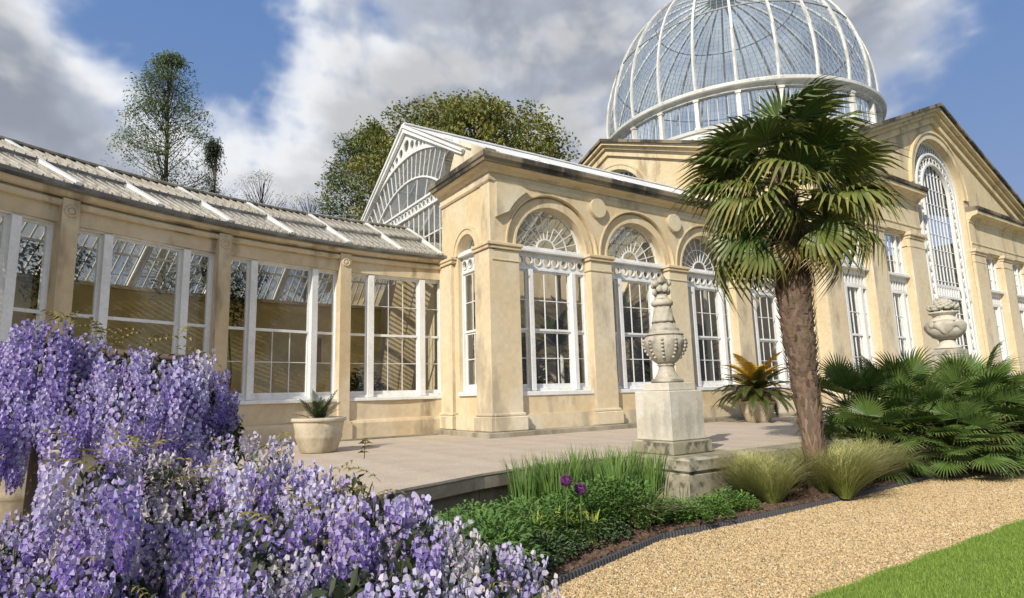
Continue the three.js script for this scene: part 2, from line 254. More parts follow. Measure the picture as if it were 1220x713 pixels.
  // entablature round the corner
  const path = [[0, -EW - .02], [0, 0], [AEND - .01, 0]];
  part('frieze', sweep([[-.3, 6.06], [.02, 6.06], [.05, 6.1], [.05, 6.16], [.02, 6.18], [.02, 6.3], [-.3, 6.3]], path), MAT.paleStone, gallery);
  part('cornice', sweep([[-.3, 6.304], [.06, 6.304], [.1, 6.36], [.13, 6.39], [.22, 6.41], [.26, 6.43], [.26, 6.46], [-.3, 6.46]], path), MAT.stone, gallery);
  part('cornice_top', sweep([[-.3, 6.464], [.31, 6.464], [.33, 6.53], [.37, 6.56], [.38, 6.66], [.36, 6.7], [.1, 6.74], [-.3, 6.76]], path), MAT.blackened, gallery);
  part('parapet', [bx(.05, AEND, 6.765, 6.9, -.6, -.12)], MAT.blackened, gallery);
  const cap = part('corner_cap', cbx(-.2, .1, 6.745, 6.84, -.1, .2, .02), MAT.blackened, gallery);
  // stone kneeler that stops the gable behind the cornice
  const k = new THREE.Shape([[.4, 6.6], [2.25, 6.6], [1.62, 7.6], [1.45, 7.66], [.4, 7.1]].map(([a, b]) => new THREE.Vector2(a, b)));
  part('kneeler_stone', turnX(extr(k, .6, -.02)), MAT.paleStone, gallery);
  // inner walls and floor
  part('back_wall', bx(.05, AEND, 0, 7.3, -GD - .3, -GD), MAT.innerWall, gallery);
  part('inner_end_wall', bx(.05, .4, -.2, 4.5, -GD, -EW - .02), MAT.innerWall, gallery);
  part('floor', bx(.45, AEND - .05, -.3, .02, -GD, -.46), MAT.floor, gallery);
}
// the triple window of one bay: sashes, sidelights, ringed frieze and fanlight
function bayWindow(parent, x0, x1, rows) {
  const w = x1 - x0, c = 0, W = group('window', parent), narrow = w < 1.2; W.position.set((x0 + x1) / 2, 0, 0);
  const hw = w / 2, zf = -.2, P = [], top = 3.98, mw = .12, main = narrow ? hw : hw - .46;
  part('sill', [cbx(-hw + .002, hw - .002, SILL - .02, SILL + .09, -.36, .0, .012)], MAT.white, W);
  part('frame', [bx(-hw + .003, -hw + .06, SILL + .09, top, -.3, zf + .04), bx(hw - .06, hw - .003, SILL + .09, top, -.3, zf + .04), bx(-hw + .003, hw - .003, top, top + .05, -.3, zf + .05), bx(-hw + .06, hw - .06, SILL + .09, SILL + .17, -.29, zf + .035)], MAT.white, W);
  // frieze of rings
  const fr = rectShape(-hw + .003, hw - .003, top + .052, 4.42), n = narrow ? 3 : 8, step = (w - .06) / n, cy = top + .235;
  for (let i = 0; i < n; i++) { const h = new THREE.Path(); h.absarc(-hw + .03 + step * (i + .5), cy, step * .35, 0, Math.PI * 2, true); fr.holes.push(h); }
  part('frieze_panel', extr(fr, .05, zf - .02, 20), MAT.white, W);
  const rings = []; for (let i = 0; i < n; i++) rings.push(extr(ring(-hw + .03 + step * (i + .5), cy, step * .35, step * .44), .03, zf + .03, 20)); part('frieze_rings', rings, MAT.white, W);
  part('frieze_glass', new THREE.PlaneGeometry(w, .38).translate(0, top + .235, zf - .04), MAT.glass, W);
  part('transom', [cbx(-hw + .003, hw - .003, 4.424, 4.5, -.42, zf + .16, .01), cbx(-hw + .003, hw - .003, 4.502, 4.57, -.42, zf + .1, .01)], MAT.white, W);
  if (!narrow) for (const s of [-1, 1]) part('mullion', [cbx(s * main - mw / 2, s * main + mw / 2, SILL + .1, top, -.33, zf + .12, .01)], MAT.white, W);
  const rail = 2.42, cells = [];
  const sash = (a, b, cols, zz) => {
    const f = [], f2 = [], y0 = SILL + .17, ym = rail;
    f.push(bx(a, a + .045, ym, top, zz - .03, zz), bx(b - .045, b, ym, top, zz - .03, zz), bx(a + .045, b - .045, top - .05, top, zz - .03, zz), bx(a + .045, b - .045, ym, ym + .055, zz - .03, zz + .002));
    f2.push(bx(a, a + .045, y0, ym - .004, zz - .07, zz - .035), bx(b - .045, b, y0, ym - .004, zz - .07, zz - .035), bx(a + .045, b - .045, y0, y0 + .1, zz - .07, zz - .035), bx(a + .045, b - .045, ym - .05, ym - .004, zz - .07, zz - .035));
    const cw = (b - a - .09) / cols;
    for (const [f0, ya, yb, z1] of [[f, ym + .055, top - .05, zz - .015], [f2, y0 + .1, ym - .05, zz - .052]]) {
      for (let i = 1; i < cols; i++) f0.push(bx(a + .045 + cw * i - .011, a + .045 + cw * i + .011, ya, yb, z1 - .013, z1 + .013));
      for (let j = 1; j < rows; j++) { const y = ya + (yb - ya) * j / rows; for (let i = 0; i < cols; i++) f0.push(bx(a + .045 + cw * i + (i ? .011 : 0), a + .045 + cw * (i + 1) - (i < cols - 1 ? .011 : 0), y - .011, y + .011, z1 - .012, z1 + .012)); }
      for (let i = 0; i < cols; i++) for (let j = 0; j < rows; j++) pane('pane', cw, (yb - ya) / rows, a + .045 + cw * (i + .5), ya + (yb - ya) * (j + .5) / rows, z1, MAT.glass, W, rnd, paneCache);
    }
    part('upper_sash', f, MAT.white, W); part('lower_sash', f2, MAT.white, W);
  };
  if (narrow) sash(-hw + .06, hw - .06, 2, zf); else { sash(-main + mw / 2, main - mw / 2, 3, zf); sash(-hw + .06, -main - mw / 2, 1, zf); sash(main + mw / 2, hw - .06, 1, zf); }
  // fanlight
  const R = hw - .03, fl = [], zz = -.34, nS = narrow ? 5 : 11, r0 = R * .28, r1 = R * .62;
  fl.push(extr(ring(0, 4.57, R - .045, R + .026, 0, Math.PI), .07, zz - .03, 36), extr(ring(0, 4.57, r0 - .02, r0 + .02, 0, Math.PI), .03, zz - .015, 18), extr(ring(0, 4.57, r1 - .011, r1 + .011, 0, Math.PI), .024, zz - .012, 28), bx(-R, R, 4.572, 4.6, zz - .03, zz + .03));
  for (let i = 1; i < nS; i++) { const a = Math.PI * i / nS; fl.push(bar(V3(Math.cos(a) * r0, 4.57 + Math.sin(a) * r0, zz), V3(Math.cos(a) * (R - .04), 4.57 + Math.sin(a) * (R - .04), zz), .02, .022)); }
  part('fanlight_frame', fl, MAT.white, W);
  for (let i = 0; i < nS; i++) { const g = new THREE.RingGeometry(r0, R - .03, 3, 1, Math.PI * i / nS, Math.PI / nS), m = meshOf(g, MAT.glass); m.name = 'fan_pane'; m.position.set(0, 4.57, zz); m.rotation.set((rnd() - .5) * .02, (rnd() - .5) * .02, 0); W.add(m); }
  const hm = meshOf(new THREE.CircleGeometry(r0, 10, 0, Math.PI), MAT.glass); hm.name = 'fan_pane'; hm.position.set(0, 4.57, zz); W.add(hm);
  return W;
}
openings.forEach(([a, b]) => bayWindow(gallery, a, b, 2));
{ // panels under the windows, a hand's breadth behind the pilasters, and the end wall's own narrow window
  for (const [a, b] of openings) part('apron', bx(a - .001, b + .001, .36, SILL - .022, -.4, -.03), MAT.stone, gallery);
  const holder = new THREE.Group(), w = bayWindow(holder, -.48, .48, 2); w.rotation.y = -Math.PI / 2; w.position.set(-.04, .03, -1.2); gallery.add(w);
}
// roof: ridge along x
const RZ = -5.1, RY = 9.5, FAR = -9.05, EY = 7.3;
{
  const slope = (RY - EY) / (RZ - FAR), nearZ = -.35, nearY = RY - slope * (RZ - nearZ) * -1;
  part('ridge_board', [cbx(-.1, AEND, RY - .2, RY + .08, RZ - .05, RZ + .05, .012), cbx(-.1, AEND, RY + .082, RY + .13, RZ - .12, RZ + .12, .01)], MAT.white, gallery);
  const n = 24, dx = (AEND - .1) / n, bars = [], purl = [];
  for (const [z1, s] of [[nearZ, 1], [FAR, -1]]) {
    const y1 = RY - Math.abs(z1 - RZ) * slope;
    for (let i = 0; i <= n; i++) bars.push(bar(V3(.05 + i * dx, y1, z1), V3(.05 + i * dx, RY, RZ), i % 4 ? .035 : .09, i % 4 ? .05 : .16));
    for (let k = 1; k < 5; k++) purl.push(bar(V3(.05, mix(y1, RY, k / 5), mix(z1, RZ, k / 5)), V3(AEND - .05, mix(y1, RY, k / 5), mix(z1, RZ, k / 5)), .04, .05));
    for (let i = 0; i < n; i++) { const x0 = .05 + i * dx, x1 = x0 + dx; part('roof_pane', tri([x0, y1, z1, x1, y1, z1, x1, RY, RZ, x0, y1, z1, x1, RY, RZ, x0, RY, RZ]), s < 0 ? MAT.milkGlass : MAT.roofGlass, gallery); }
  }
  { const q = (d) => [RY - d * slope + .1, RZ + d], a = q(.06), b = q(4.3); part('roof_boarding', tri([-.1, a[0], a[1], -.1, b[0], b[1], AEND, b[0], b[1], -.1, a[0], a[1], AEND, b[0], b[1], AEND, a[0], a[1]]), MAT.white, gallery); }
  part('roof_bars', bars, MAT.ironWhite, gallery); part('purlins', purl, MAT.ironWhite, gallery);
  // trusses with a curved brace, as seen through the fanlights
  for (let i = 0; i < 5; i++) { const x = .2 + i * BAY, c = []; for (let k = 0; k < 16; k++) { const a = Math.PI * k / 16, b = Math.PI * (k + 1) / 16; c.push(bar(V3(x, 6.6 + Math.sin(a) * 2.2, RZ + Math.cos(a) * 3.9), V3(x, 6.6 + Math.sin(b) * 2.2, RZ + Math.cos(b) * 3.9), .06, .08)); } part('roof_truss', c, MAT.ironWhite, gallery); }
  for (const z of [-2.6, -7.6]) for (let i = 0; i < 5; i++) { const x = .4 + i * BAY, pr = [[.0, .02], [.16, .02], [.16, .2], [.11, .26], [.085, .4], [.075, 3.2], [.07, 5.6], [.1, 5.75], [.15, 5.95], [.15, 6.0], [0, 6.0]].map(([a, b]) => new THREE.Vector2(a, b)); const g = new THREE.LatheGeometry(pr, 14); g.translate(x + 1.5, 0, z); part('iron_column', g, MAT.ironWhite, gallery); }
  // glazed gable end, facing along -x; s = distance behind the front
  const gx = .07, G = group('gable_end', gallery), sc = -RZ, TX = (g) => { g.rotateY(Math.PI / 2); return g; };
  const half = sc - 1.1, oR = 5.9, oC = 8.56 - oR, iR = 4.3, iC = 7.66 - iR, yT = 6.46, s0 = 2.62, s1 = -FAR;
  const rk = (d) => { const s = new THREE.Shape(); s.moveTo(sc - half, EY - .02); s.lineTo(sc, RY + .1); s.lineTo(sc + half, EY - .02); s.lineTo(sc + half - d * .6, EY - .02 - d * .35); s.lineTo(sc, RY + .1 - d * 1.16); s.lineTo(sc - half + d * .6, EY - .02 - d * .35); s.closePath(); return s; };
  part('bargeboard', TX(join([extr(rk(.24), .1, gx - .16), extr(rk(.1), .05, gx - .205)])), MAT.white, G);
  // spandrel between rake and arch, pierced by rings
  const oArc = (s) => oC + Math.sqrt(Math.max(0, oR * oR - (s - sc) * (s - sc))), rake = (s) => RY - Math.abs(s - sc) * (RY - EY) / half;
  const sp = new THREE.Shape(); sp.moveTo(sc - half, EY - .1); sp.lineTo(sc, RY - .02); sp.lineTo(sc + half, EY - .1); const aE = Math.asin(Math.min(.999, half / oR)); sp.absarc(sc, oC, oR, Math.PI / 2 - aE, Math.PI / 2 + aE, false); sp.closePath();
  for (const [ds, r] of [[0, .2], [.44, .15], [.8, .12], [1.1, .09], [1.36, .07]]) for (const q of ds ? [-1, 1] : [0]) { const s = sc + q * ds, top = rake(s) - (.3 - ds * .06), low = oArc(s), h = new THREE.Path(); h.absarc(s, (top + low) / 2, Math.min(r, (top - low) / 2 * .9), 0, Math.PI * 2, true); sp.holes.push(h); }
  part('spandrel', TX(extr(sp, .05, gx - .05)), MAT.white, G);
  const arcs = []; for (const [c, R, t] of [[oC, oR, .1], [iC, iR, .05]]) { const e = R === oR ? aE : Math.acos((yT - iC) / iR); arcs.push(extr(ring(sc, c, R - t, R, Math.PI / 2 - e, Math.PI / 2 + e), .09, gx - .06, 48)); }
  part('arch_ribs', TX(join(arcs)), MAT.white, G);
  // transom with small rings, glazing bars
  part('transom', [bx(gx - .08, gx + .04, yT + .26, yT + .32, -s1, -s0), bx(gx - .08, gx + .04, yT - .06, yT, -s1, -s0)], MAT.white, G);
  const tr = []; for (let s = s0 + .16; s < s1 - .1; s += .27) tr.push(extr(ring(s, yT + .13, .09, .125), .03, gx - .03, 14)); part('transom_rings', TX(join(tr)), MAT.white, G);
  const gb = [], fan = [sc, 3.3];
  for (let a = -1.02; a <= 1.021; a += .068) { const dx = Math.sin(a), dy = Math.cos(a); const hit = (cy, R) => { const b = dy * (fan[1] - cy), c = (fan[1] - cy) ** 2 - R * R; return -b + Math.sqrt(b * b - c); }; const t0 = Math.max(hit(iC, iR), (yT + .3 - fan[1]) / dy), t1 = hit(oC, oR); if (t1 > t0) { const z0 = -(fan[0] + dx * t0), z1 = -(fan[0] + dx * t1); if (-z1 > s0 - .6 && -z1 < s1) gb.push(bar(V3(gx, fan[1] + dy * t0, z0), V3(gx, fan[1] + dy * t1, z1), .026, .04)); } }
  for (let a = -.62; a <= .63; a += .155) { const dx = Math.sin(a) * 1.15, dy = Math.cos(a), t1 = (() => { const A = dx * dx + dy * dy, b = dy * (fan[1] - iC), c = (fan[1] - iC) ** 2 - iR * iR; return (-b + Math.sqrt(b * b - A * c)) / A; })(), t0 = (yT + .3 - fan[1]) / dy; if (t1 > t0) gb.push(bar(V3(gx, fan[1] + dy * t0, -(fan[0] + dx * t0)), V3(gx, fan[1] + dy * t1, -(fan[0] + dx * t1)), .024, .04)); }
  for (let s = s0 + .2; s < s1; s += .36) gb.push(bar(V3(gx, 4.4, -s), V3(gx, yT - .05, -s), .026, .04));
  gb.push(bar(V3(gx, 5.55, -s0), V3(gx, 5.55, -s1), .03, .04)); part('glazing_bars', gb, MAT.ironWhite, G);
  const step = .36; for (let s = s0 + .2 - step; s < s1; s += step) { const a = Math.max(s0 - .6, s), b = Math.min(s1, s + step), top = (q) => Math.min(oArc(q), rake(q)); part('pane', tri([gx, 4.4, -a, gx, 4.4, -b, gx, top(b), -b, gx, 4.4, -a, gx, top(b), -b, gx, top(a), -a]), MAT.gableGlass, G); }
}
// ------------------------------------------------------------------ curved wing: a quadrant of glass round the centre WC
const WC = [-1.1, 11.5], WR = 14.1, wing = thing('curved_wing', 'low curved stone wing of triple sash windows under a sloping glass roof', 'glasshouse');
const polar = (t, r, y) => V3(WC[0] - r * Math.sin(t), y, WC[1] - r * Math.cos(t));
function arcBox(t0, t1, r0, r1, y0, y1, seg) {                        // a block bent round the centre
  const n = seg ?? Math.max(1, Math.ceil(Math.abs(t1 - t0) / .03)), path = []; for (let i = 0; i <= n; i++) { const t = t1 + (t0 - t1) * i / n; path.push([WC[0] - r0 * Math.sin(t), WC[1] - r0 * Math.cos(t)]); }
  return sweep([[0, y0], [0, y1], [-(r1 - r0), y1], [-(r1 - r0), y0]], path);
}
function arcSweep(profile, t0, t1, r) { const n = Math.ceil(Math.abs(t1 - t0) / .025), path = []; for (let i = 0; i <= n; i++) { const t = t1 + (t0 - t1) * i / n; path.push([WC[0] - r * Math.sin(t), WC[1] - r * Math.cos(t)]); } return sweep(profile, path); }
const T0 = -.079, TS = .2085, NW = 5, T1 = T0 - .011 + TS * NW, HEAD = 4.02;
{
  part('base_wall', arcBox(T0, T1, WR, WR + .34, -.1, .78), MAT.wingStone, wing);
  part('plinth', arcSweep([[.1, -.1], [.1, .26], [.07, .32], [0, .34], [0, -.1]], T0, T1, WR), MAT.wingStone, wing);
  part('footing', arcBox(T0, T1, WR - .3, WR + .3, -.34, -.102), MAT.footStone, wing);
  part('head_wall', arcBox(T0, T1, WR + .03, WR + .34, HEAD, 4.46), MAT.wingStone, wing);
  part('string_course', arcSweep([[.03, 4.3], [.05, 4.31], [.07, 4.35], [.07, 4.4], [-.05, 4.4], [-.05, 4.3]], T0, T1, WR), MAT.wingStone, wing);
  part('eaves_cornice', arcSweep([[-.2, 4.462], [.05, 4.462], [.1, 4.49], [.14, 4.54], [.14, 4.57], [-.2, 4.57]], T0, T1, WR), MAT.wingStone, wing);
  part('gutter', arcSweep([[.1, 4.574], [.2, 4.574], [.25, 4.6], [.26, 4.66], [.23, 4.66], [.2, 4.61], [.12, 4.61]], T0, T1, WR), MAT.lead, wing);
  part('back_wall', arcBox(T0, T1, WR + 4.75, WR + 5.05, -.1, 3.82), MAT.ochre, wing);
  part('floor', arcBox(T0, T1, WR + .35, WR + 4.75, -.1, .0), MAT.floor, wing);
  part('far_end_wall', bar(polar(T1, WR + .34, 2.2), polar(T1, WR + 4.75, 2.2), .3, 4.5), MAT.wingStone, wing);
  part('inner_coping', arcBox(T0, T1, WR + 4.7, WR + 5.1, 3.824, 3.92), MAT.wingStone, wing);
  for (let i = 0; i <= NW; i++) {
    const t = T0 - .011 + TS * i; if (!i) continue;
    const p = group('pier', wing), hw = .01;
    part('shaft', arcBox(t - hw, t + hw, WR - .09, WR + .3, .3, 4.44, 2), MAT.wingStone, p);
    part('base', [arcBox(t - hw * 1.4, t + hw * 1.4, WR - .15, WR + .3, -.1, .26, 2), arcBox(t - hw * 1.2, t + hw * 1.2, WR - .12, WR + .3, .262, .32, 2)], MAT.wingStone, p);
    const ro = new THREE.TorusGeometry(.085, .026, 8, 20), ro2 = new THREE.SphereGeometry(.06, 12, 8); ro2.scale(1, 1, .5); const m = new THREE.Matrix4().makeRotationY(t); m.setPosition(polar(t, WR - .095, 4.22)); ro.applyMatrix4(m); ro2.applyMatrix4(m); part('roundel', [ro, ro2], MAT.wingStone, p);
  }
}
// one triple window, built flat in its own axes and then set on the arc
function wingWindow(i) {
  const t = T0 - .011 + TS * (i + .5), gap = i === 0 ? .011 : 0, chord = 2 * WR * Math.sin(TS / 2) - .29, hw = chord / 2 - gap * 3, W = group('window', wing);
  W.position.copy(polar(t, WR + .12, 0)); W.rotation.y = t;
  const main = hw * .56, y0 = .9, top = HEAD - .03, rail = 2.42;
  part('sill', cbx(-hw - .06, hw + .06, .785, .87, -.22, .2, .012), MAT.white, W);
  part('frame', [bx(-hw - .06, -hw, .872, top, -.1, .05), bx(hw, hw + .06, .872, top, -.1, .05), bx(-hw - .06, hw + .06, top, top + .06, -.1, .06), bx(-hw, hw, .872, y0 + .04, -.09, .04)], MAT.white, W);
  for (const s of [-1, 1]) part('mullion', cbx(s * main - .075, s * main + .075, .874, top - .001, -.12, .1, .012), MAT.white, W);
  for (const [a, b, cols] of [[-main + .075, main - .075, 3], [-hw, -main - .075, 1], [main + .075, hw, 1]]) {
    const f = [], z = -.02;
    f.push(bx(a, a + .04, y0 + .04, top, z - .06, z), bx(b - .04, b, y0 + .04, top, z - .06, z), bx(a + .04, b - .04, top - .05, top, z - .03, z), bx(a + .04, b - .04, rail, rail + .06, z - .05, z + .01), bx(a + .04, b - .04, y0 + .04, y0 + .13, z - .06, z - .03));
    part('sash', f, MAT.white, W);
    const cw = (b - a - .08) / cols, gb = [];
    for (const [ya, yb, rows, zz] of [[rail + .06, top - .05, i === 0 ? 2 : 1, z - .015], [y0 + .13, rail, i < 2 ? 2 : 1, z - .045]]) {
      if (i === 0 || (i === 1 && ya < 1.5)) for (let c = 1; c < cols; c++) gb.push(bx(a + .04 + cw * c - .009, a + .04 + cw * c + .009, ya, yb, zz - .01, zz + .01));
      for (let k = 1; k < rows; k++) { const y = ya + (yb - ya) * k / rows; gb.push(bx(a + .04, b - .04, y - .009, y + .009, zz - .009, zz + .009)); }
      for (let c = 0; c < cols; c++) for (let k = 0; k < rows; k++) pane('pane', cw, (yb - ya) / rows, a + .04 + cw * (c + .5), ya + (yb - ya) * (k + .5) / rows, zz, MAT.glass, W, rnd, paneCache);
    }
    if (gb.length) part('glazing_bars', gb, MAT.ironWhite, W);
  }
}
for (let i = 0; i < NW; i++) wingWindow(i);
{ // roof: rafters at every pier and mid-bay, six lights between them in two overlapping tiers; the back slope mirrors the front
  const RE = 13.88, RRr = 16.55, RB = 19.15, YE = 4.66, YR = 6.06, seg = NW * 2, dt = TS / 2;
  const yAt = (r) => r < RRr ? mix(YE, YR, (r - RE) / (RRr - RE)) : mix(YR, 3.96, (r - RRr) / (RB - RRr));
  const rm = 15.15;
  for (let i = 0; i <= seg; i++) {
    const t = T0 + (i ? -.011 : .012) + dt * i;
    part('rafter', [bar(polar(t, RE - .02, yAt(RE) + .02), polar(t, RRr, YR + .03), .1, .1)], MAT.white, wing);
    part('back_rafter', [bar(polar(t, RRr, YR), polar(t, RB, 3.96), .1, .12)], MAT.ironWhite, wing);
  }
  const gb = [], steps = [], back = [], bb = [];
  for (let i = 0; i < seg; i++) {
    const a = T0 - .011 + dt * i + .0055 + (i ? 0 : .012), b = T0 - .011 + dt * (i + 1) - .0055, n = 8, w = (b - a) / n;
    for (let k = 0; k < n; k++) {
      const u = a + w * k, v = u + w, q = (r0, r1, l0, l1) => { const A = polar(u, r0, yAt(r0) + l0), B = polar(v, r0, yAt(r0) + l0), Cc = polar(v, r1, yAt(r1) + l1), D = polar(u, r1, yAt(r1) + l1); return tri([A.x, A.y, A.z, Cc.x, Cc.y, Cc.z, B.x, B.y, B.z, A.x, A.y, A.z, D.x, D.y, D.z, Cc.x, Cc.y, Cc.z]); };
      const j = (rnd() - .5) * .008; part('lower_pane', q(RE, rm + .08, .01 + j, .01), MAT.roofGlass, wing); part('upper_pane', q(rm, RRr, .085 + j, .02), MAT.roofGlass, wing);
      back.push(q(RRr, RB, 0, 0));
    }
    for (let k = 0; k <= n; k++) { const t = a + w * k; gb.push(bar(polar(t, RE - .03, yAt(RE) + .02), polar(t, rm + .05, yAt(rm) + .02), .024, .035), bar(polar(t, rm - .02, yAt(rm) + .095), polar(t, RRr, YR + .03), .024, .035)); bb.push(bar(polar(t, RRr, YR), polar(t, RB, 3.96), .03, .05)); }
    for (const r of [17.4, 18.3]) bb.push(bar(polar(a, r, yAt(r) - .03), polar(b, r, yAt(r) - .03), .04, .06));
    steps.push(bar(polar(a, rm, yAt(rm) + .055), polar(b, rm, yAt(rm) + .055), .03, .05));
  }
  part('glazing_bars', gb, MAT.roofBar, wing); part('vent_edge', steps, MAT.lead, wing);
  part('back_roof_glazing', back, MAT.roofGlass, wing); part('back_glazing_bars', bb, MAT.ironWhite, wing);
  part('ridge_capping', arcSweep([[.1, 6.08], [.12, 6.12], [0, 6.17], [-.12, 6.12], [-.1, 6.08]], T0, T1, RRr), MAT.roofBar, wing);
}
// ------------------------------------------------------------------ central block with its two gables
const block = thing('central_block', 'tall cream stone central block with pedimented gables and a giant arched window', 'building');
const BX0 = 14.12, BX1 = 36.3, BZ = .3, BZ1 = -21.5, BXC = 25.21, BZC = -10.6, EAVE = 9.38, APEX = 13.7;
const bays = [[15.28, 17.62], [18.9, 21.1], [29.3, 31.5], [32.78, 35.12]], BIG = 2.62, BSPR = 9.85, BS = 1.02, BTOP = 7.3;
{
  const pent = (a, b, c) => { const s = new THREE.Shape(); s.moveTo(a, 0); s.lineTo(b, 0); s.lineTo(b, EAVE); s.lineTo(c, APEX); s.lineTo(a, EAVE); s.closePath(); return s; };
  const f = pent(BX0, BX1, BXC); for (const [a, b] of bays) f.holes.push(rectHole(a, b, BS, BTOP)); f.holes.push(archPath(THREE.Path, BXC, BIG, BS, BSPR));
  part('front_wall', extr(f, .5, BZ - .5, 40), MAT.stone, block);
  const w = pent(-BZ + .003, -BZ1, -BZC); w.holes.push(archPath(THREE.Path, -BZC, 2.55, 8.6, 9.9));
  const wg = extr(w, .5, BX0 + .002, 40); wg.rotateY(Math.PI / 2); part('west_wall', wg, MAT.stone, block);
  part('east_wall', bx(BX1 - .5, BX1 - .003, 0, EAVE, BZ1, BZ - .502), MAT.stone, block);
  part('rear_wall', bx(BX0 + .503, BX1 - .502, 0, EAVE, BZ1, BZ1 + .5), MAT.stone, block);
  part('floor', bx(BX0 + .5, BX1 - .5, -.3, .1, BZ1 + .5, BZ - .5), MAT.floor, block);
  part('footing', [cbx(BX0 - .1, BX1 + .3, -.4, .1, BZ - .3, BZ + .35, .02)], MAT.footStone, block);
  part('plinth', [bx(BX0 - .06, BX1, .102, .55, BZ - .4, BZ + .16)], MAT.paleStone, block);
  // piers between the windows
  const piers = [[BX0 - .05, bays[0][0] - .02], [bays[0][1] + .02, bays[1][0] - .02], [bays[1][1] + .02, BXC - BIG - .08], [BXC + BIG + .08, bays[2][0] - .02], [bays[2][1] + .02, bays[3][0] - .02], [bays[3][1] + .02, BX1]];
  for (const [a, b] of piers) { const p = group('pilaster', block);
    part('shaft', cbx(a, b, .55, 7.08, BZ - .3, BZ + .12, .02), MAT.paleStone, p);
    part('base', [cbx(a - .06, b + .06, .1, .53, BZ - .3, BZ + .24, .02), cbx(a - .03, b + .03, .535, .62, BZ - .3, BZ + .19, .02)], MAT.paleStone, p);
    part('capital', [cbx(a - .02, b + .02, 6.7, 6.76, BZ - .3, BZ + .14, .01), cbx(a - .03, b + .03, 7.085, 7.2, BZ - .3, BZ + .17, .012), cbx(a - .09, b + .09, 7.205, 7.36, BZ - .3, BZ + .24, .02)], MAT.stone, p); }
  // entablature, broken by the great arch
  const low = [[-.3, 7.37], [.06, 7.37], [.06, 7.62], [.1, 7.66], [.1, 7.72], [.06, 7.75], [.06, 8.72], [.1, 8.76], [.12, 8.86], [-.3, 8.86]], mid = [[-.3, 8.864], [.14, 8.864], [.2, 8.95], [.26, 9.02], [.42, 9.06], [.5, 9.1], [.5, 9.26], [-.3, 9.26]], top = [[-.3, 9.264], [.54, 9.264], [.58, 9.3], [.6, 9.42], [.57, 9.46], [.1, 9.54], [-.3, 9.55]];
  const L = [[BX0, -3.2], [BX0, BZ], [BXC - BIG - .1, BZ]], Rr = [[BXC + BIG + .1, BZ], [BX1, BZ], [BX1, -3]];
  for (const q of [L, Rr]) { part('entablature', sweep(low, q), MAT.stone, block); part('cornice', sweep(mid, q), MAT.stone, block); part('cornice_top', sweep(top, q), MAT.blackened, block); }
  // archivolts
  part('archivolt', [extr(ring(BXC, BSPR, BIG + .02, BIG + .3, 0, Math.PI), .1, BZ - .02, 48), extr(ring(BXC, BSPR, BIG + .3, BIG + .42, 0, Math.PI), .16, BZ - .02, 48)], MAT.stone, block);
  const wa = join([extr(ring(-BZC, 9.9, 2.57, 2.8, 0, Math.PI), .07, BX0 - .06, 48), extr(ring(-BZC, 9.9, 2.8, 2.9, 0, Math.PI), .1, BX0 - .09, 48)]); wa.rotateY(Math.PI / 2); part('archivolt', wa, MAT.stone, block);
  // raking cornices, in three steps
  const rakeBand = (a, b, c, up, th) => { const m = (APEX - EAVE) / (c - a), o = .62, s = new THREE.Shape(); s.moveTo(a - o, EAVE - m * o + up); s.lineTo(c, APEX + up); s.lineTo(b + o, EAVE - m * o + up); s.lineTo(b + o, EAVE - m * o + up - th); s.lineTo(c, APEX + up - th); s.lineTo(a - o, EAVE - m * o + up - th); s.closePath(); return s; };
  for (const [mk, nm] of [[(u, t, d) => extr(rakeBand(BX0, BX1, BXC, u, t), d, BZ + .002), 1], [(u, t, d) => { const g = extr(rakeBand(-BZ, -BZ1, -BZC, u, t), d, BX0 - d); g.rotateY(Math.PI / 2); return g; }, 2]]) {
    part('raking_cornice', [mk(.02, .34, .14), mk(.2, .18, .3), mk(.36, .156, .48)], MAT.stone, block); part('raking_coping', [mk(.52, .155, .6)], MAT.blackened, block);
  }
  // roofs: two crossing tents
  const e = .5, m = (APEX - EAVE) / (BXC - BX0), yE = EAVE - m * e + .4, yA = APEX + .4;
  for (const zf of [BZ, BZ1]) for (const xf of [BX0, BX1]) { const sx = Math.sign(xf - BXC), sz = Math.sign(zf - BZC), cx = xf + sx * e, cz = zf + sz * e;
    part('roof_slope', tri([BXC, yA, cz, cx, yE, cz, BXC, yA, BZC]), MAT.slate, block); part('roof_slope', tri([cx, yA, BZC, cx, yE, cz, BXC, yA, BZC]), MAT.slate, block); }
  // two-storey windows
  for (const [a, b] of bays) {
    const W = group('window', block), c = (a + b) / 2, hw = (b - a) / 2, z = BZ - .28; W.position.set(c, 0, z);
    part('sill', cbx(-hw + .003, hw - .003, BS, BS + .12, -.15, .3, .012), MAT.white, W); part('upper_sill', cbx(-hw + .003, hw - .003, 5.34, 5.46, -.15, .26, .012), MAT.white, W);
    part('frame', [bx(-hw + .003, -hw + .1, BS + .12, BTOP - .002, -.1, .08), bx(hw - .1, hw - .003, BS + .12, BTOP - .002, -.1, .08), bx(-hw + .1, hw - .1, BTOP - .1, BTOP, -.1, .08), bx(-hw + .1, hw - .1, 4.62, 4.72, -.1, .1)], MAT.white, W);
    for (const s of [-1, 1]) part('mullion', cbx(s * hw * .5 - .08, s * hw * .5 + .08, BS + .12, 4.62, -.12, .16, .012), MAT.white, W);
    const fr = rectShape(-hw + .1, hw - .1, 4.722, 5.338), n = 9, st = (2 * hw - .2) / n; for (let i = 0; i < n; i++) { const h = archPath(THREE.Path, -hw + .1 + st * (i + .5), st * .3, 4.8, 5.1); fr.holes.push(h); }
    part('frieze_panel', extr(fr, .06, .0, 8), MAT.white, W); part('frieze_backing', bx(-hw + .1, hw - .1, 4.722, 5.338, -.08, -.04), MAT.lead, W);
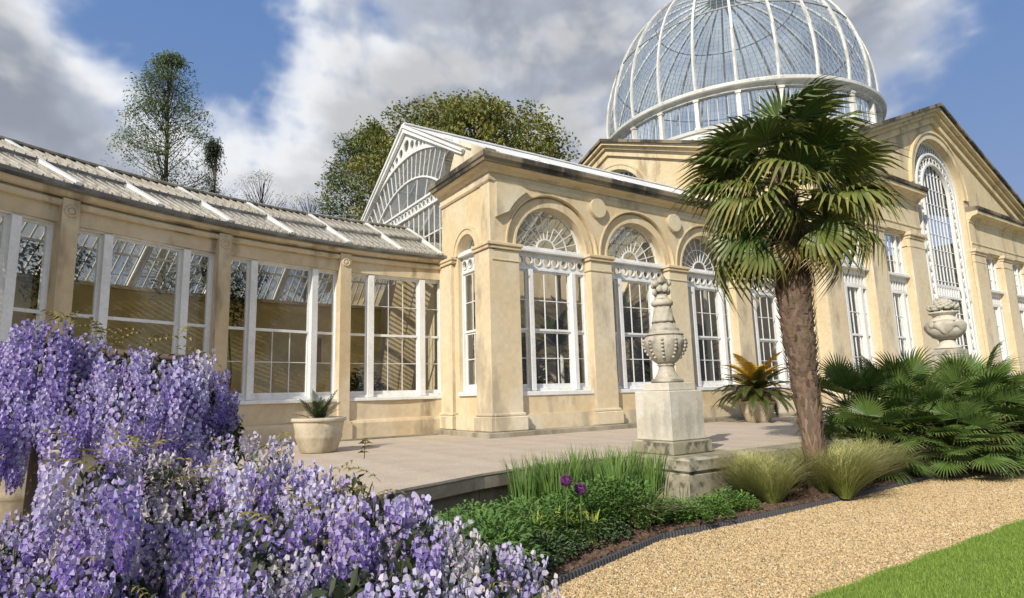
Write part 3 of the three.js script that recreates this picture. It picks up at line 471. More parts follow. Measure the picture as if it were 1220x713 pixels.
    const gb = []; for (let i = 1; i < 6; i++) { const x = -hw + .1 + (2 * hw - .2) * i / 6; gb.push(bx(x - .014, x + .014, BS + .12, 4.62, -.02, .02), bx(x - .014, x + .014, 5.46, BTOP - .1, -.02, .02)); }
    for (const y of [1.9, 2.75, 3.65, 6.05, 6.65]) gb.push(bx(-hw + .1, hw - .1, y - .014, y + .014, -.018, .018)); gb.push(bx(-hw + .1, hw - .1, 2.72, 2.8, -.04, .05)); for (const s of [-1, 1]) gb.push(bx(s * hw * .5 - .05, s * hw * .5 + .05, 5.46, BTOP - .1, -.06, .09));
    part('glazing_bars', gb, MAT.white, W);
    for (const [x0, x1] of [[-hw + .1, -hw * .5], [-hw * .5, 0], [0, hw * .5], [hw * .5, hw - .1]]) for (const [y0, y1] of [[BS + .12, 2.76], [2.76, 4.62], [5.46, BTOP - .1]]) pane('pane', x1 - x0, y1 - y0, (x0 + x1) / 2, (y0 + y1) / 2, -.001, MAT.glass, W, rnd, paneCache);
  }
  // the great arched window with its inner trellis arch
  const W = group('great_window', block), z = BZ - .3; W.position.set(BXC, 0, z);
  part('sill', cbx(-BIG + .004, BIG - .004, BS, BS + .14, -.2, .4, .015), MAT.white, W);
  part('outer_frame', [bx(-BIG + .003, -BIG + .08, BS + .14, BSPR, -.1, .08), bx(BIG - .08, BIG - .003, BS + .14, BSPR, -.1, .08), extr(ring(0, BSPR, BIG - .08, BIG - .004, 0, Math.PI), .18, -.1, 48)], MAT.white, W);
  const ri = 1.45, ro = 1.95, tl = [];                                 // trellis: two rails and lattice
  for (const s of [-1, 1]) for (const r of [ri, ro]) tl.push(bx(s * r - .05, s * r + .05, BS + .14, BSPR, .04, .2)); for (const r of [ri, ro]) tl.push(extr(ring(0, BSPR, r - .05, r + .05, 0, Math.PI), .16, .04, 40));
  for (const s of [-1, 1]) for (let y = BS + .3; y < BSPR - .2; y += .5) tl.push(bar(V3(s * ri, y, .12), V3(s * ro, y + .5, .12), .04, .04), bar(V3(s * ro, y, .12), V3(s * ri, y + .5, .12), .04, .04));
  for (let k = 0; k < 14; k++) { const a = Math.PI * k / 14, b = Math.PI * (k + 1) / 14; tl.push(bar(V3(Math.cos(a) * ri, BSPR + Math.sin(a) * ri, .12), V3(Math.cos(b) * ro, BSPR + Math.sin(b) * ro, .12), .04, .04), bar(V3(Math.cos(a) * ro, BSPR + Math.sin(a) * ro, .12), V3(Math.cos(b) * ri, BSPR + Math.sin(b) * ri, .12), .04, .04)); }
  part('trellis_arch', tl, MAT.white, W);
  const gb = []; for (let k = 1; k < 34; k++) { const a = Math.PI * k / 34; gb.push(bar(V3(Math.cos(a) * ro, BSPR + Math.sin(a) * ro, .0), V3(Math.cos(a) * (BIG - .06), BSPR + Math.sin(a) * (BIG - .06), .0), .03, .04)); }
  for (let k = 1; k < 8; k++) { const x = -ri + 2 * ri * k / 8, t = BSPR + Math.sqrt(ri * ri - x * x); gb.push(bx(x - .018, x + .018, BS + .14, t, -.03, .02)); }
  for (const s of [-1, 1]) for (const x of [2.1, 2.35]) gb.push(bx(s * x - .015, s * x + .015, BS + .14, BSPR, -.03, .02));
  for (let y = 1.8; y < BSPR + 1; y += .75) { const h = y < BSPR ? BIG - .06 : Math.sqrt(Math.max(0, ri * ri - (y - BSPR) ** 2)); gb.push(bx(-h, h, y - .016, y + .016, -.026, .016)); }
  part('glazing_bars', gb, MAT.white, W);
  const fr = rectShape(-BIG + .08, BIG - .08, 4.72, 5.36); for (let x = -BIG + .3; x < BIG - .2; x += .26) fr.holes.push(archPath(THREE.Path, x, .08, 4.82, 5.16)); part('frieze_panel', extr(fr, .06, .02, 8), MAT.white, W);
  for (let y = BS + .14; y < BSPR - .1; y += 1.74) for (const [x0, x1] of [[-BIG, -ri], [-ri, 0], [0, ri], [ri, BIG]]) pane('pane', x1 - x0, Math.min(1.74, BSPR - y), (x0 + x1) / 2, y + Math.min(1.74, BSPR - y) / 2, -.004, MAT.glass, W, rnd, paneCache);
  for (let k = 0; k < 6; k++) { const m = meshOf(new THREE.RingGeometry(.001, BIG - .05, 6, 1, Math.PI * k / 6, Math.PI / 6), MAT.glass); m.name = 'pane'; m.position.set(0, BSPR, -.004); m.rotation.set((rnd() - .5) * .02, (rnd() - .5) * .02, 0); W.add(m); }
  // lunette in the west gable
  const Q = group('lunette', block); Q.position.set(BX0 + .3, 9.9, BZC); Q.rotation.y = -Math.PI / 2;
  const lb = [extr(ring(0, 0, 2.48, 2.55, 0, Math.PI), .1, -.05, 40), extr(ring(0, 0, 1.5, 1.56, 0, Math.PI), .06, -.03, 40)]; for (let k = 1; k < 20; k++) { const a = Math.PI * k / 20; lb.push(bar(V3(Math.cos(a) * 1.5, Math.sin(a) * 1.5, 0), V3(Math.cos(a) * 2.5, Math.sin(a) * 2.5, 0), .04, .05)); }
  part('frame', lb, MAT.white, Q); part('pane', new THREE.CircleGeometry(2.5, 24, 0, Math.PI), MAT.glass, Q);
}
// ------------------------------------------------------------------ glass dome
const dome = thing('glass_dome', 'great ribbed glass dome on a white glazed drum above the central block', 'dome', [BXC, 0, BZC]);
{
  const NR = 24, YC = 17.6, RH = 8.04, RV = 9.15, YB = 16.55, pr = (y) => { const v = y >= YC ? (y - YC) / RV : (y - YC) / RH; return RH * Math.sqrt(Math.max(0, 1 - v * v)); };
  const circle = (r, n = 96) => Array.from({ length: n }, (_, i) => { const a = -Math.PI * 2 * i / n; return [Math.cos(a) * r, Math.sin(a) * r]; });   // walked so that out points away
  const outSign = (() => { const p = circle(1, 8), d = [-(p[1][1] - p[0][1]), p[1][0] - p[0][0]]; return d[0] * p[0][0] + d[1] * p[0][1] > 0 ? 1 : -1; })();
  const ringSweep = (prof, r) => sweep(prof.map(([o, y]) => [o * outSign, y]), circle(r), { closed: true });
  const P = (a, y, dr = 0) => { const r = pr(y) + dr; return V3(Math.cos(a) * r, y, Math.sin(a) * r); };
  part('drum_base', ringSweep([[-.25, 12.4], [.14, 12.4], [.14, 13.3], [.22, 13.36], [.22, 13.5], [.1, 13.56], [.1, 14.2], [.2, 14.26], [.24, 14.42], [-.25, 14.42]], 8.0), MAT.ironWhite, dome);
  const fr = []; for (let k = 0; k < 144; k++) { const a = Math.PI * 2 * k / 144, t = new THREE.TorusGeometry(.13, .03, 5, 12); t.rotateY(Math.PI / 2 - a); t.translate(Math.cos(a) * 8.12, 13.88, Math.sin(a) * 8.12); fr.push(t); } part('frieze_rings', fr, MAT.white, dome);
  part('drum_cornice', ringSweep([[-.2, 16.12], [.12, 16.12], [.16, 16.22], [.34, 16.3], [.4, 16.36], [.42, 16.5], [.36, 16.56], [.05, 16.62], [-.2, 16.62]], 8.0), MAT.ironWhite, dome);
  for (let k = 0; k < NR; k++) {
    const a = Math.PI * 2 * (k + .5) / NR + .0, b = a + Math.PI * 2 / NR, m = (a + b) / 2;
    const po = cbx(-.11, .11, 14.42, 16.12, -.12, .14, .012), ca = cbx(-.15, .15, 15.98, 16.119, -.12, .18, .01), ba = cbx(-.15, .15, 14.421, 14.56, -.12, .18, .01), g = join([po, ca, ba]); g.rotateY(Math.PI / 2 - a); g.translate(Math.cos(a) * 8.0, 0, Math.sin(a) * 8.0); part('drum_post', g, MAT.ironWhite, dome);
    const q = V3(Math.cos(a) * 7.96, 0, Math.sin(a) * 7.96), w = V3(Math.cos(b) * 7.96, 0, Math.sin(b) * 7.96);
    part('drum_pane', tri([q.x, 14.42, q.z, w.x, 16.12, w.z, w.x, 14.42, w.z, q.x, 14.42, q.z, q.x, 16.12, q.z, w.x, 16.12, w.z]), MAT.domeGlass, dome);
    const db = []; for (const f of [.25, .5, .75]) { const c = q.clone().lerp(w, f); db.push(bx(c.x - .015, c.x + .015, 14.42, 16.12, c.z - .015, c.z + .015)); } part('drum_bars', db, MAT.ironWhite, dome);
    // rib, sub-bars and glass of one gore
    const rows = 44, ys = []; for (let i = 0; i <= rows; i++) { const u = i / rows, th = Math.asin((YB - YC) / RH) + u * (Math.PI / 2 - Math.asin((YB - YC) / RH)) * .97; ys.push(th < 0 ? YC + RH * Math.sin(th) : YC + RV * Math.sin(th)); }
    const rb = []; for (let i = 0; i < rows; i += 2) rb.push(bar(P(a, ys[i], .03), P(a, ys[Math.min(rows, i + 2)], .03), .13, .13)); part('rib', rb, MAT.ironWhite, dome);
    const sb = [], nB = 6; for (let j = 1; j < nB; j++) { const t = a + (b - a) * j / nB, end = j % 2 ? 24 : 36; for (let i = 0; i < end; i += 2) sb.push(bar(P(t, ys[i]), P(t, ys[i + 2]), .022, .025)); }
    for (let i = 1; i < rows - 2; i++) { const tier = i === 15 || i === 30; sb.push(bar(P(a, ys[i], tier ? .03 : 0), P(m, ys[i], tier ? .03 : 0), tier ? .06 : .01, tier ? .06 : .01), bar(P(m, ys[i], tier ? .03 : 0), P(b, ys[i], tier ? .03 : 0), tier ? .06 : .01, tier ? .06 : .01)); }
    part('glazing_bars', sb, MAT.domeBar, dome);
    for (const [r0, r1] of [[0, 15], [15, 30], [30, 44]]) { const v = []; for (let i = r0; i < r1; i++) { const n = i < 24 ? 6 : i < 36 ? 3 : 1; for (let j = 0; j < n; j++) { const t0 = a + (b - a) * j / n, t1 = a + (b - a) * (j + 1) / n, e = () => (rnd() - .5) * .012; const A = P(t0, ys[i], e()), B = P(t1, ys[i], e()), Cc = P(t1, ys[i + 1], e()), D = P(t0, ys[i + 1], e()); v.push(...A.toArray(), ...Cc.toArray(), ...B.toArray(), ...A.toArray(), ...D.toArray(), ...Cc.toArray()); } } part('gore_glass', tri(v), MAT.domeGlass, dome); }
  }
  const fin = new THREE.LatheGeometry([[.0, 26.72], [.9, 26.72], [.9, 26.87], [.4, 27.0], [.25, 27.4], [.4, 27.7], [.15, 28.1], [0, 28.5]].map(([a, b]) => new THREE.Vector2(a, b)), 20); part('finial', fin, MAT.ironWhite, dome);
}
MAT.edging = std({ color: rgb(.07, .07, .075), roughness: .7 });
MAT.kerb = std({ map: stoneTex(85, [.25, .22, .165], [.19, .165, .12], [.33, .3, .23], [.08, .075, .055], .7, 2.2), bumpMap: bumpCoarse, bumpScale: .01, roughness: .95 });
// ------------------------------------------------------------------ terrace wall, kerb stones, bed edging
{
  const wall = thing('terrace_wall', 'low dark garden wall with pale kerb stones along the edge of the terrace', 'wall'), r = rngOf(77);
  const runs = [EDGE, [[-.62, 5.0], [-.62, 5.95]], [[-.62, 5.95], [.7, 5.95]], EDGE_R.map(([x, z]) => [Math.min(x, 24), z])];
  for (const run of runs) for (let i = 0; i < run.length - 1; i++) {
    const a = run[i], b = run[i + 1], L = Math.hypot(b[0] - a[0], b[1] - a[1]), n = Math.max(1, Math.round(L / 1.25)), ang = -Math.atan2(b[1] - a[1], b[0] - a[0]);
    if (a[0] === -.62 && run.length === 2) continue;
    for (let k = 0; k < n; k++) {
      const t = (k + .5) / n, w = L / n - .008, h = (r() - .5) * .008, left = run === EDGE, g = cbx(-w / 2, w / 2, TERR - .2 + h, left ? TERR - .034 : TERR + .018 + h, -.34, .09, .014);
      g.rotateY(ang + (r() - .5) * .008); g.translate(mix(a[0], b[0], t), 0, mix(a[1], b[1], t)); part('kerb_stone', g, MAT.kerb, wall);
      for (let c = 0; c < 2; c++) for (let q = 0; q < 2; q++) { const w2 = w / 2, y0 = GROUND - .1 + c * .29, s = cbx(-w2 / 2 + .004, w2 / 2 - .004, y0, y0 + .284 + (c ? 0 : 0), -.3, (r() - .5) * .02, .012); s.rotateY(ang); s.translate(mix(a[0], b[0], (k + .25 + q * .5) / n), 0, mix(a[1], b[1], (k + .25 + q * .5) / n)); part('wall_stone', s, MAT.kerb, wall); }
    }
  }
  const pier = group('pedestal_pier', wall);
  part('pier_block', [cbx(-.66, .78, GROUND - .1, TERR - .2, 4.9, 6.22, .03)], MAT.lichen, pier);
  part('pier_slab', [cbx(-.68, .8, TERR - .195, TERR + .004, 4.88, 6.25, .03)], MAT.lichen, pier);
  const ed = thing('bed_edging', 'dark ribbed edging strip between the planting bed and the gravel path', 'edging');
  for (let i = 0; i < 9; i++) { const g = []; const x0 = -5.2 + i * 1.1; for (let k = 0; k < 22; k++) { const x = x0 + k * .05, zz = edgeZ(x), c = new THREE.CylinderGeometry(.022, .03, .1, 7); c.translate(x, GROUND + .014, zz); g.push(c); } part('edging_strip', g, MAT.edging, ed); }
}
// ------------------------------------------------------------------ urn on its pedestal
{
  const cx = -.07, cz = 5.4, ped = thing('stone_pedestal', 'square pale stone pedestal block with a mossy base on the terrace edge', 'pedestal', [cx, TERR, cz]);
  part('base', cbx(-.43, .43, .004, .205, -.43, .43, .02), MAT.lichen, ped); part('die', cbx(-.365, .365, .208, .955, -.365, .365, .012), MAT.paleBlock, ped); part('cap_slab', cbx(-.27, .27, .958, 1.08, -.27, .27, .012), MAT.paleBlock, ped);
  const urn = thing('stone_urn', 'tall carved grey stone urn with beaded bowl and flame finial on a pedestal', 'urn', [cx, .962, cz]);
  const lathe = (pts, n, mod) => { const g = new THREE.LatheGeometry(pts.map(([a, b]) => new THREE.Vector2(a, b)), n); if (mod) { const p = g.attributes.position; for (let i = 0; i < p.count; i++) { const x = p.getX(i), y = p.getY(i), z = p.getZ(i), k = mod(Math.atan2(z, x), y); p.setX(i, x * k); p.setZ(i, z * k); } g.computeVertexNormals(); } return g; };
  part('foot', lathe([[0, 0], [.25, 0], [.255, .03], [.235, .06], [.2, .075], [.175, .11], [.14, .17], [.122, .23], [.12, .265], [.14, .272], [.145, .29], [.13, .3], [0, .3]], 36), MAT.greyStone, urn);
  const bowl = part('bowl', lathe([[0, .3], [.13, .301], [.17, .33], [.24, .41], [.295, .49], [.325, .57], [.335, .64], [.325, .69], [.3, .73], [.29, .745], [0, .75]], 96, (a, y) => 1 + (y > .31 && y < .72 ? .035 * Math.abs(Math.sin(a * 5)) : 0)), MAT.greyStone, urn);
  for (let k = 0; k < 10; k++) { const a = Math.PI * (k + .0) / 5 + .0, b = []; for (let j = 0; j < 6; j++) { const y = .4 + j * .055, rr = [.235, .277, .312, .333, .343, .34][j], s = new THREE.SphereGeometry(.026, 8, 6); s.translate(Math.cos(a) * rr, y, Math.sin(a) * rr); b.push(s); } part('bead_string', b, MAT.greyStone, bowl); }
  part('lid', lathe([[0, .75], [.3, .751], [.305, .77], [.27, .79], [.235, .82], [.24, .84], [.235, .86], [.19, .89], [.18, .95], [0, .95]], 40), MAT.greyStone, urn);
  part('twisted_neck', lathe([[0, .95], [.185, .951], [.175, 1.0], [.16, 1.06], [.15, 1.12], [.14, 1.18], [.135, 1.22], [0, 1.22]], 80, (a, y) => 1 + .045 * Math.sin(a * 9 + y * 26)), MAT.greyStone, urn);
  part('collar', lathe([[0, 1.22], [.14, 1.221], [.17, 1.25], [.175, 1.29], [.15, 1.33], [.1, 1.36], [.09, 1.4], [.1, 1.42], [0, 1.42]], 36), MAT.greyStone, urn);
  const fl = [], r = rngOf(9); for (let k = 0; k < 26; k++) { const s = new THREE.IcosahedronGeometry(.05 + r() * .02, 1), a = k * 2.4, u = r(); s.scale(1, .8 + r() * .5, .7); s.rotateY(a); s.translate(Math.cos(a) * .12 * Math.sqrt(u) * 1.1, 1.46 + r() * .2, Math.sin(a) * .12 * Math.sqrt(u) * 1.1); fl.push(s); } part('flame_finial', fl, MAT.greyStone, urn);
}
// ------------------------------------------------------------------ banded stone pots
function pot(p, R, H, label) {
  const mat = MAT.potStone;
  const t = thing('stone_pot', label, 'plant pot', p, 'banded stone pots on the terrace');
  const L = (a) => new THREE.LatheGeometry(a.map(([x, y]) => new THREE.Vector2(x * R, y * H)), 48);
  part('bowl', L([[0, 0], [.6, 0], [.66, .04], [.74, .2], [.82, .4], [.845, .42], [.86, .5], [.84, .52], [.87, .66], [.92, .88], [.84, .88], [.8, .8], [0, .8]]), mat, t);
  part('rim', L([[.84, .885], [.95, .885], [1, .91], [1, .97], [.96, 1], [.86, 1], [.84, .97]]), mat, t);
  part('soil', L([[0, .83], [.83, .82]]), MAT.soil, t);
  return t;
}
MAT.potStone = std({ map: stoneTex(83, [.5, .43, .31], [.43, .37, .26], [.56, .5, .38], [.24, .21, .14], .6, 1.1, 512), bumpMap: bumpFine, bumpScale: .005, roughness: .92 });
pot([-4.17, TERR, .5], .5, .64, 'banded stone pot holding a small leafy palm below the curved windows');
pot([7.94, TERR, 1.4], .5, .6, 'banded stone pot holding the yellowing cycad by the arched windows');
{ const q = at(26, 600, 5.2); pot([q.x, TERR, q.z], .62, .62, 'large stone pot half hidden behind the wisteria'); }
// ------------------------------------------------------------------ carved stone flower vase beyond the fan palms
{
  const q = at(1128, 400, 13.2), v = thing('carved_vase', 'weathered stone vase with draped swags and a heap of carved flowers', 'vase', [q.x, TERR + 1.14, q.z]); v.scale.setScalar(.74);
  const L = (a, n = 40) => new THREE.LatheGeometry(a.map(([x, y]) => new THREE.Vector2(x, y)), n), r = rngOf(12);
  part('plinth', [cbx(-.42, .42, -1.9, .55, -.42, .42, .02), cbx(-.36, .36, .553, .72, -.36, .36, .02)], MAT.greyStone, v);
  part('foot', L([[0, .72], [.34, .72], [.34, .78], [.24, .84], [.2, .95], [.22, 1.0], [0, 1.0]]), MAT.paleBlock, v);
  part('bowl', L([[0, 1.0], [.2, 1.0], [.36, 1.08], [.44, 1.2], [.46, 1.32], [.4, 1.4], [0, 1.4]]), MAT.greyStone, v);
  const sw = []; for (let k = 0; k < 5; k++) { const a = Math.PI * 2 * k / 5 + .3, g = new THREE.SphereGeometry(.3, 18, 12); g.scale(1, .62, .5); const p = g.attributes.position; for (let i = 0; i < p.count; i++) { const y = p.getY(i); if (y < 0) p.setY(i, y * (1 + .5 * Math.cos(p.getX(i) * 9))); p.setZ(i, p.getZ(i) * (1 + .2 * Math.sin(p.getX(i) * 30 + y * 14))); } g.computeVertexNormals(); g.rotateY(Math.PI / 2 - a); g.translate(Math.cos(a) * .36, 1.4, Math.sin(a) * .36); sw.push(g); } part('swags', sw, MAT.greyStone, v);
  part('neck', L([[0, 1.5], [.42, 1.5], [.36, 1.6], [.27, 1.68], [.3, 1.74], [.38, 1.78], [.38, 1.83], [0, 1.83]]), MAT.paleBlock, v);
  const fl = []; for (let k = 0; k < 60; k++) { const s = new THREE.IcosahedronGeometry(.075 + r() * .04, 1), a = k * 2.4, u = Math.sqrt((k + .5) / 60), y = 1.9 + (1 - u * u) * .3; s.scale(1, .62, 1); s.rotateZ((r() - .5)); s.rotateY(a); s.translate(Math.cos(a) * .34 * u, y, Math.sin(a) * .34 * u); fl.push(s); } part('carved_flowers', fl, MAT.greyStone, v);
}
// ------------------------------------------------------------------ plants: coloured leaf geometry
class Leafy {
  constructor() { this.p = []; this.c = []; }
  t(a, b, c, ca, cb = ca, cc = ca) { this.p.push(a.x, a.y, a.z, b.x, b.y, b.z, c.x, c.y, c.z); this.c.push(...ca, ...cb, ...cc); }
  q(a, b, c, d, k, k2 = k) { this.t(a, b, c, k, k, k2); this.t(a, c, d, k, k2, k2); }
  // a folded blade along a curve of points with half-widths; side is the blade's across direction
  blade(pts, ws, side, fold, cols) { for (let i = 0; i < pts.length - 1; i++) { const s0 = side.clone().multiplyScalar(ws[i]), s1 = side.clone().multiplyScalar(ws[i + 1]), up = fold, m0 = pts[i], m1 = pts[i + 1]; const l0 = m0.clone().add(s0).addScaledVector(up, ws[i]), l1 = m1.clone().add(s1).addScaledVector(up, ws[i + 1]), r0 = m0.clone().sub(s0).addScaledVector(up, ws[i]), r1 = m1.clone().sub(s1).addScaledVector(up, ws[i + 1]); const a = cols[i], b = cols[i + 1]; if (ws[i + 1] > 1e-4) { this.q(m0, m1, l1, l0, a, b); this.q(r0, r1, m1, m0, a, b); this.fix = 1; } else { this.t(m0, m1, l0, a, b, a); this.t(r0, m1, m0, a, b, a); } } }
  geo() { const g = new THREE.BufferGeometry(); g.setAttribute('position', new THREE.Float32BufferAttribute(this.p, 3)); g.setAttribute('color', new THREE.Float32BufferAttribute(this.c, 3)); g.computeVertexNormals(); return g; }
}
Leafy.prototype.q = function (a, b, c, d, k, k2 = k) { this.t(a, b, c, k, k2, k2); this.t(a, c, d, k, k2, k); };
MAT.leaf = phys({ vertexColors: true, transmission: .28, roughness: .62, thickness: 0, ior: 1.4 });
MAT.gloss = phys({ vertexColors: true, transmission: .2, roughness: .42, thickness: 0, ior: 1.45 });
MAT.petal = phys({ vertexColors: true, transmission: .35, roughness: .8, thickness: 0, ior: 1.35 });
MAT.bark = std({ map: stoneTex(91, [.13, .095, .065], [.09, .065, .045], [.18, .14, .1], [.05, .04, .03], .7, .8, 512), bumpMap: bumpCoarse, bumpScale: .02, roughness: .95 });
MAT.fibre = std({ vertexColors: true, roughness: .95 });
MAT.allium = std({ color: rgb(.17, .045, .17), roughness: .9 });
MAT.stem = std({ color: rgb(.1, .16, .05), roughness: .8 });
const jit = (c, r, a = .3) => { const k = 1 - a / 2 + a * r(); return [c[0] * k * (1 + (r() - .5) * .14), c[1] * k, c[2] * k * (1 + (r() - .5) * .2)]; };
function cmesh(name, geo, mat, parent) { const m = meshOf(geo, mat); m.name = name; parent.add(m); return m; }

// a fan palm leaf: stalk along +z, pleated blade beyond it
function fanLeaf(r, { stalk = .7, radius = .6, n = 34, droop = .25, spread = 2.3, cup = .12, green = [.035, .07, .018], tip = [.22, .19, .04], tipAmt = .3, dead = 0 }) {
  const L = new Leafy(), hub = V3(0, -stalk * stalk * .12, stalk), g0 = dead ? [.26, .19, .07] : green;
  const sp = []; for (let i = 0; i <= 4; i++) { const u = i / 4; sp.push(V3(0, -stalk * stalk * .12 * u * u, stalk * u)); }
  L.blade(sp, [.022, .018, .014, .012, .011], V3(1, 0, 0), V3(0, .8, 0), sp.map(() => dead ? [.2, .13, .05] : [.1, .13, .03]));
  for (let i = 0; i < n; i++) {
    const a = (i + .5) / n * 2 - 1, th = a * spread + (r() - .5) * .03, len = radius * (1 - .28 * Math.abs(a) ** 1.6) * (.9 + .2 * r()), dr = droop * (.7 + .6 * r()), dir = V3(Math.sin(th), 0, Math.cos(th)), side = V3(Math.cos(th), 0, -Math.sin(th));
    const pts = [], ws = [], cs = [], fade = Math.min(1, tipAmt * (.3 + 1.5 * r() * r())), w = radius * 2 * spread / n * .26, ga = jit(g0, r, .5);
    for (let k = 0; k <= 4; k++) { const u = k / 4, rr = len * u; const y = cup * radius * Math.abs(a) * u - dr * len * u * u * u * 1.3 - cup * .3 * radius * u; const sag = k === 4 ? -dr * len * .25 : 0; pts.push(hub.clone().addScaledVector(dir, rr * (1 - dr * .25 * u * u)).add(V3(0, y + sag, 0))); ws.push([.15, .75, 1, .7, 0][k] * w); cs.push(lerp3(ga, tip, k < 2 ? fade * .1 : k === 2 ? fade * .25 : k === 3 ? fade * .7 : fade)); }
    L.blade(pts, ws, side, V3(0, .55, 0), cs);
  }
  return L.geo();
}
function aim(m, dir, roll = 0) { const z = dir.clone().normalize(), up = Math.abs(z.y) > .97 ? V3(1, 0, 0) : V3(0, 1, 0), x = new THREE.Vector3().crossVectors(up, z).normalize(), y = new THREE.Vector3().crossVectors(z, x); m.quaternion.setFromRotationMatrix(new THREE.Matrix4().makeBasis(x, y, z)); if (roll) m.rotateZ(roll); }
// ------------------------------------------------------------------ tall fan palm
{
  const r = rngOf(201), B = V3(1.15, GROUND, 6.87), tree = thing('palm_tree', 'tall fan palm with shaggy brown trunk standing beside the terrace', 'palm tree', B.toArray());
  const axis = (u) => V3(.12 - .22 * u + .16 * u * u, u * 5.15, .1 - .16 * u + .1 * u * u), rad = (u) => { const k = [[0, .17], [.08, .13], [.17, .14], [.29, .18], [.46, .235], [.63, .255], [.8, .21], [1, .14]]; for (let i = 0; i < 7; i++) if (u <= k[i + 1][0]) return mix(k[i][1], k[i + 1][1], (u - k[i][0]) / (k[i + 1][0] - k[i][0])); return .16; };
  const rows = 130, sg = 28, P = [], Cc = [], pt = (i, j) => { const u = i / rows, a = (j % sg) / sg * Math.PI * 2, n = fbm3(Math.cos(a) * 2.2 + 5, u * 34, Math.sin(a) * 2.2, 3), ringy = .5 + .5 * Math.sin(u * 150 + n * 7), R = rad(u) * (.92 + .2 * (n - .4)) + ringy * .012; const c = axis(u); return [V3(c.x + Math.cos(a) * R, c.y, c.z + Math.sin(a) * R), n, ringy]; };
  const lf = new Leafy(), tc = ([v]) => jit([.16, .108, .076], () => noise3(v.x * 34, v.y * 9, v.z * 34), .7); for (let i = 0; i < rows; i++) for (let j = 0; j < sg; j++) { const A = pt(i, j), Bq = pt(i, j + 1), D = pt(i + 1, j), E = pt(i + 1, j + 1), a = tc(A), b = tc(Bq), d = tc(D), e = tc(E); lf.t(A[0], D[0], E[0], a, d, e); lf.t(A[0], E[0], Bq[0], a, e, b); }
  cmesh('trunk', lf.geo(), MAT.fibre, tree);
  // old leaf bases and loose fibre up the trunk
  const st = new Leafy(); for (let i = 0; i < 900; i++) { const u = .02 + .96 * (i / 900), a = i * 2.399 + r() * .4, c = axis(u), R = rad(u) * .97, o = V3(Math.cos(a), 0, Math.sin(a)), s = V3(-Math.sin(a), 0, Math.cos(a)), h = (u < .25 ? .2 : .1) * (.7 + .6 * r()), w = .035 * (.6 + .7 * r()), k = jit([.21, .145, .1], r, .9), b = c.clone().addScaledVector(o, R), t = c.clone().addScaledVector(o, R + .035 + .03 * r()).add(V3(0, h, 0)); st.t(b.clone().addScaledVector(s, w), t.clone().addScaledVector(s, w * .3), b.clone().addScaledVector(s, -w), k); st.t(t.clone().addScaledVector(s, w * .3), t.clone().addScaledVector(s, -w * .3), b.clone().addScaledVector(s, -w), k); st.t(t.clone().addScaledVector(s, w * .3), t.clone().addScaledVector(o, -.05), t.clone().addScaledVector(s, -w * .3), k.map((x) => x * .6)); }
  cmesh('leaf_bases', st.geo(), MAT.fibre, tree);
  const sk = new Leafy(); for (let i = 0; i < 420; i++) { const a = r() * 6.283, u = .62 + r() * .3, c = axis(u), R = rad(u) + .02 + r() * .05, o = V3(Math.cos(a), 0, Math.sin(a)), s = V3(-Math.sin(a), 0, Math.cos(a)), h = .12 + .3 * r(), b = c.clone().addScaledVector(o, R), t = c.clone().addScaledVector(o, R + (r() - .3) * .05).addScaledVector(s, (r() - .5) * .1).add(V3(0, -h, 0)), k = jit([.07, .045, .03], r, .8); sk.t(b.clone().addScaledVector(s, .008), t, b.clone().addScaledVector(s, -.008), k); }
  cmesh('fibre_skirt', sk.geo(), MAT.fibre, tree);
  const fresh = [0, 1, 2, 3].map((i) => fanLeaf(r, { stalk: .5 + .12 * (i % 3), radius: .62, n: 22, droop: .12 + .09 * i, spread: 1.9 + .12 * i, cup: .25, green: [.1, .16, .04], tipAmt: .3 + .15 * i })), old = [0, 1, 2].map((i) => fanLeaf(r, { stalk: .7, radius: .6, n: 22, droop: .3 + .2 * i, spread: 1.9, cup: .2, tipAmt: .7, green: [.12, .165, .038], tip: [.42, .34, .08] })), dead = [0, 1].map((i) => fanLeaf(r, { stalk: .6, radius: .5, n: 28, droop: .6, spread: 1.5, dead: 1, tipAmt: .3, tip: [.36, .26, .1] }));
  for (let i = 0; i < 92; i++) {
    const u = i / 92, az = i * 2.39996 + (r() - .5) * .9, el = i < 12 ? 1.25 - .07 * i + (r() - .5) * .5 : i < 78 ? mix(.8, -.4, (i - 12) / 66) + (r() - .5) * .7 : mix(-.4, -.85, (i - 78) / 14) + (r() - .5) * .3;
    const set = i < 36 || i % 4 === 0 ? fresh : i < 86 ? old : dead, m = cmesh('frond', set[i % set.length], MAT.gloss, tree), c = axis(mix(.99, .79, u)); m.position.copy(c).add(V3(Math.cos(az) * .1, .05, Math.sin(az) * .1));
    aim(m, V3(Math.cos(az) * Math.cos(el), Math.sin(el), Math.sin(az) * Math.cos(el)), (r() - .5) * 1.5); const k = .82 + .5 * r(); m.scale.setScalar(k);
  }
}
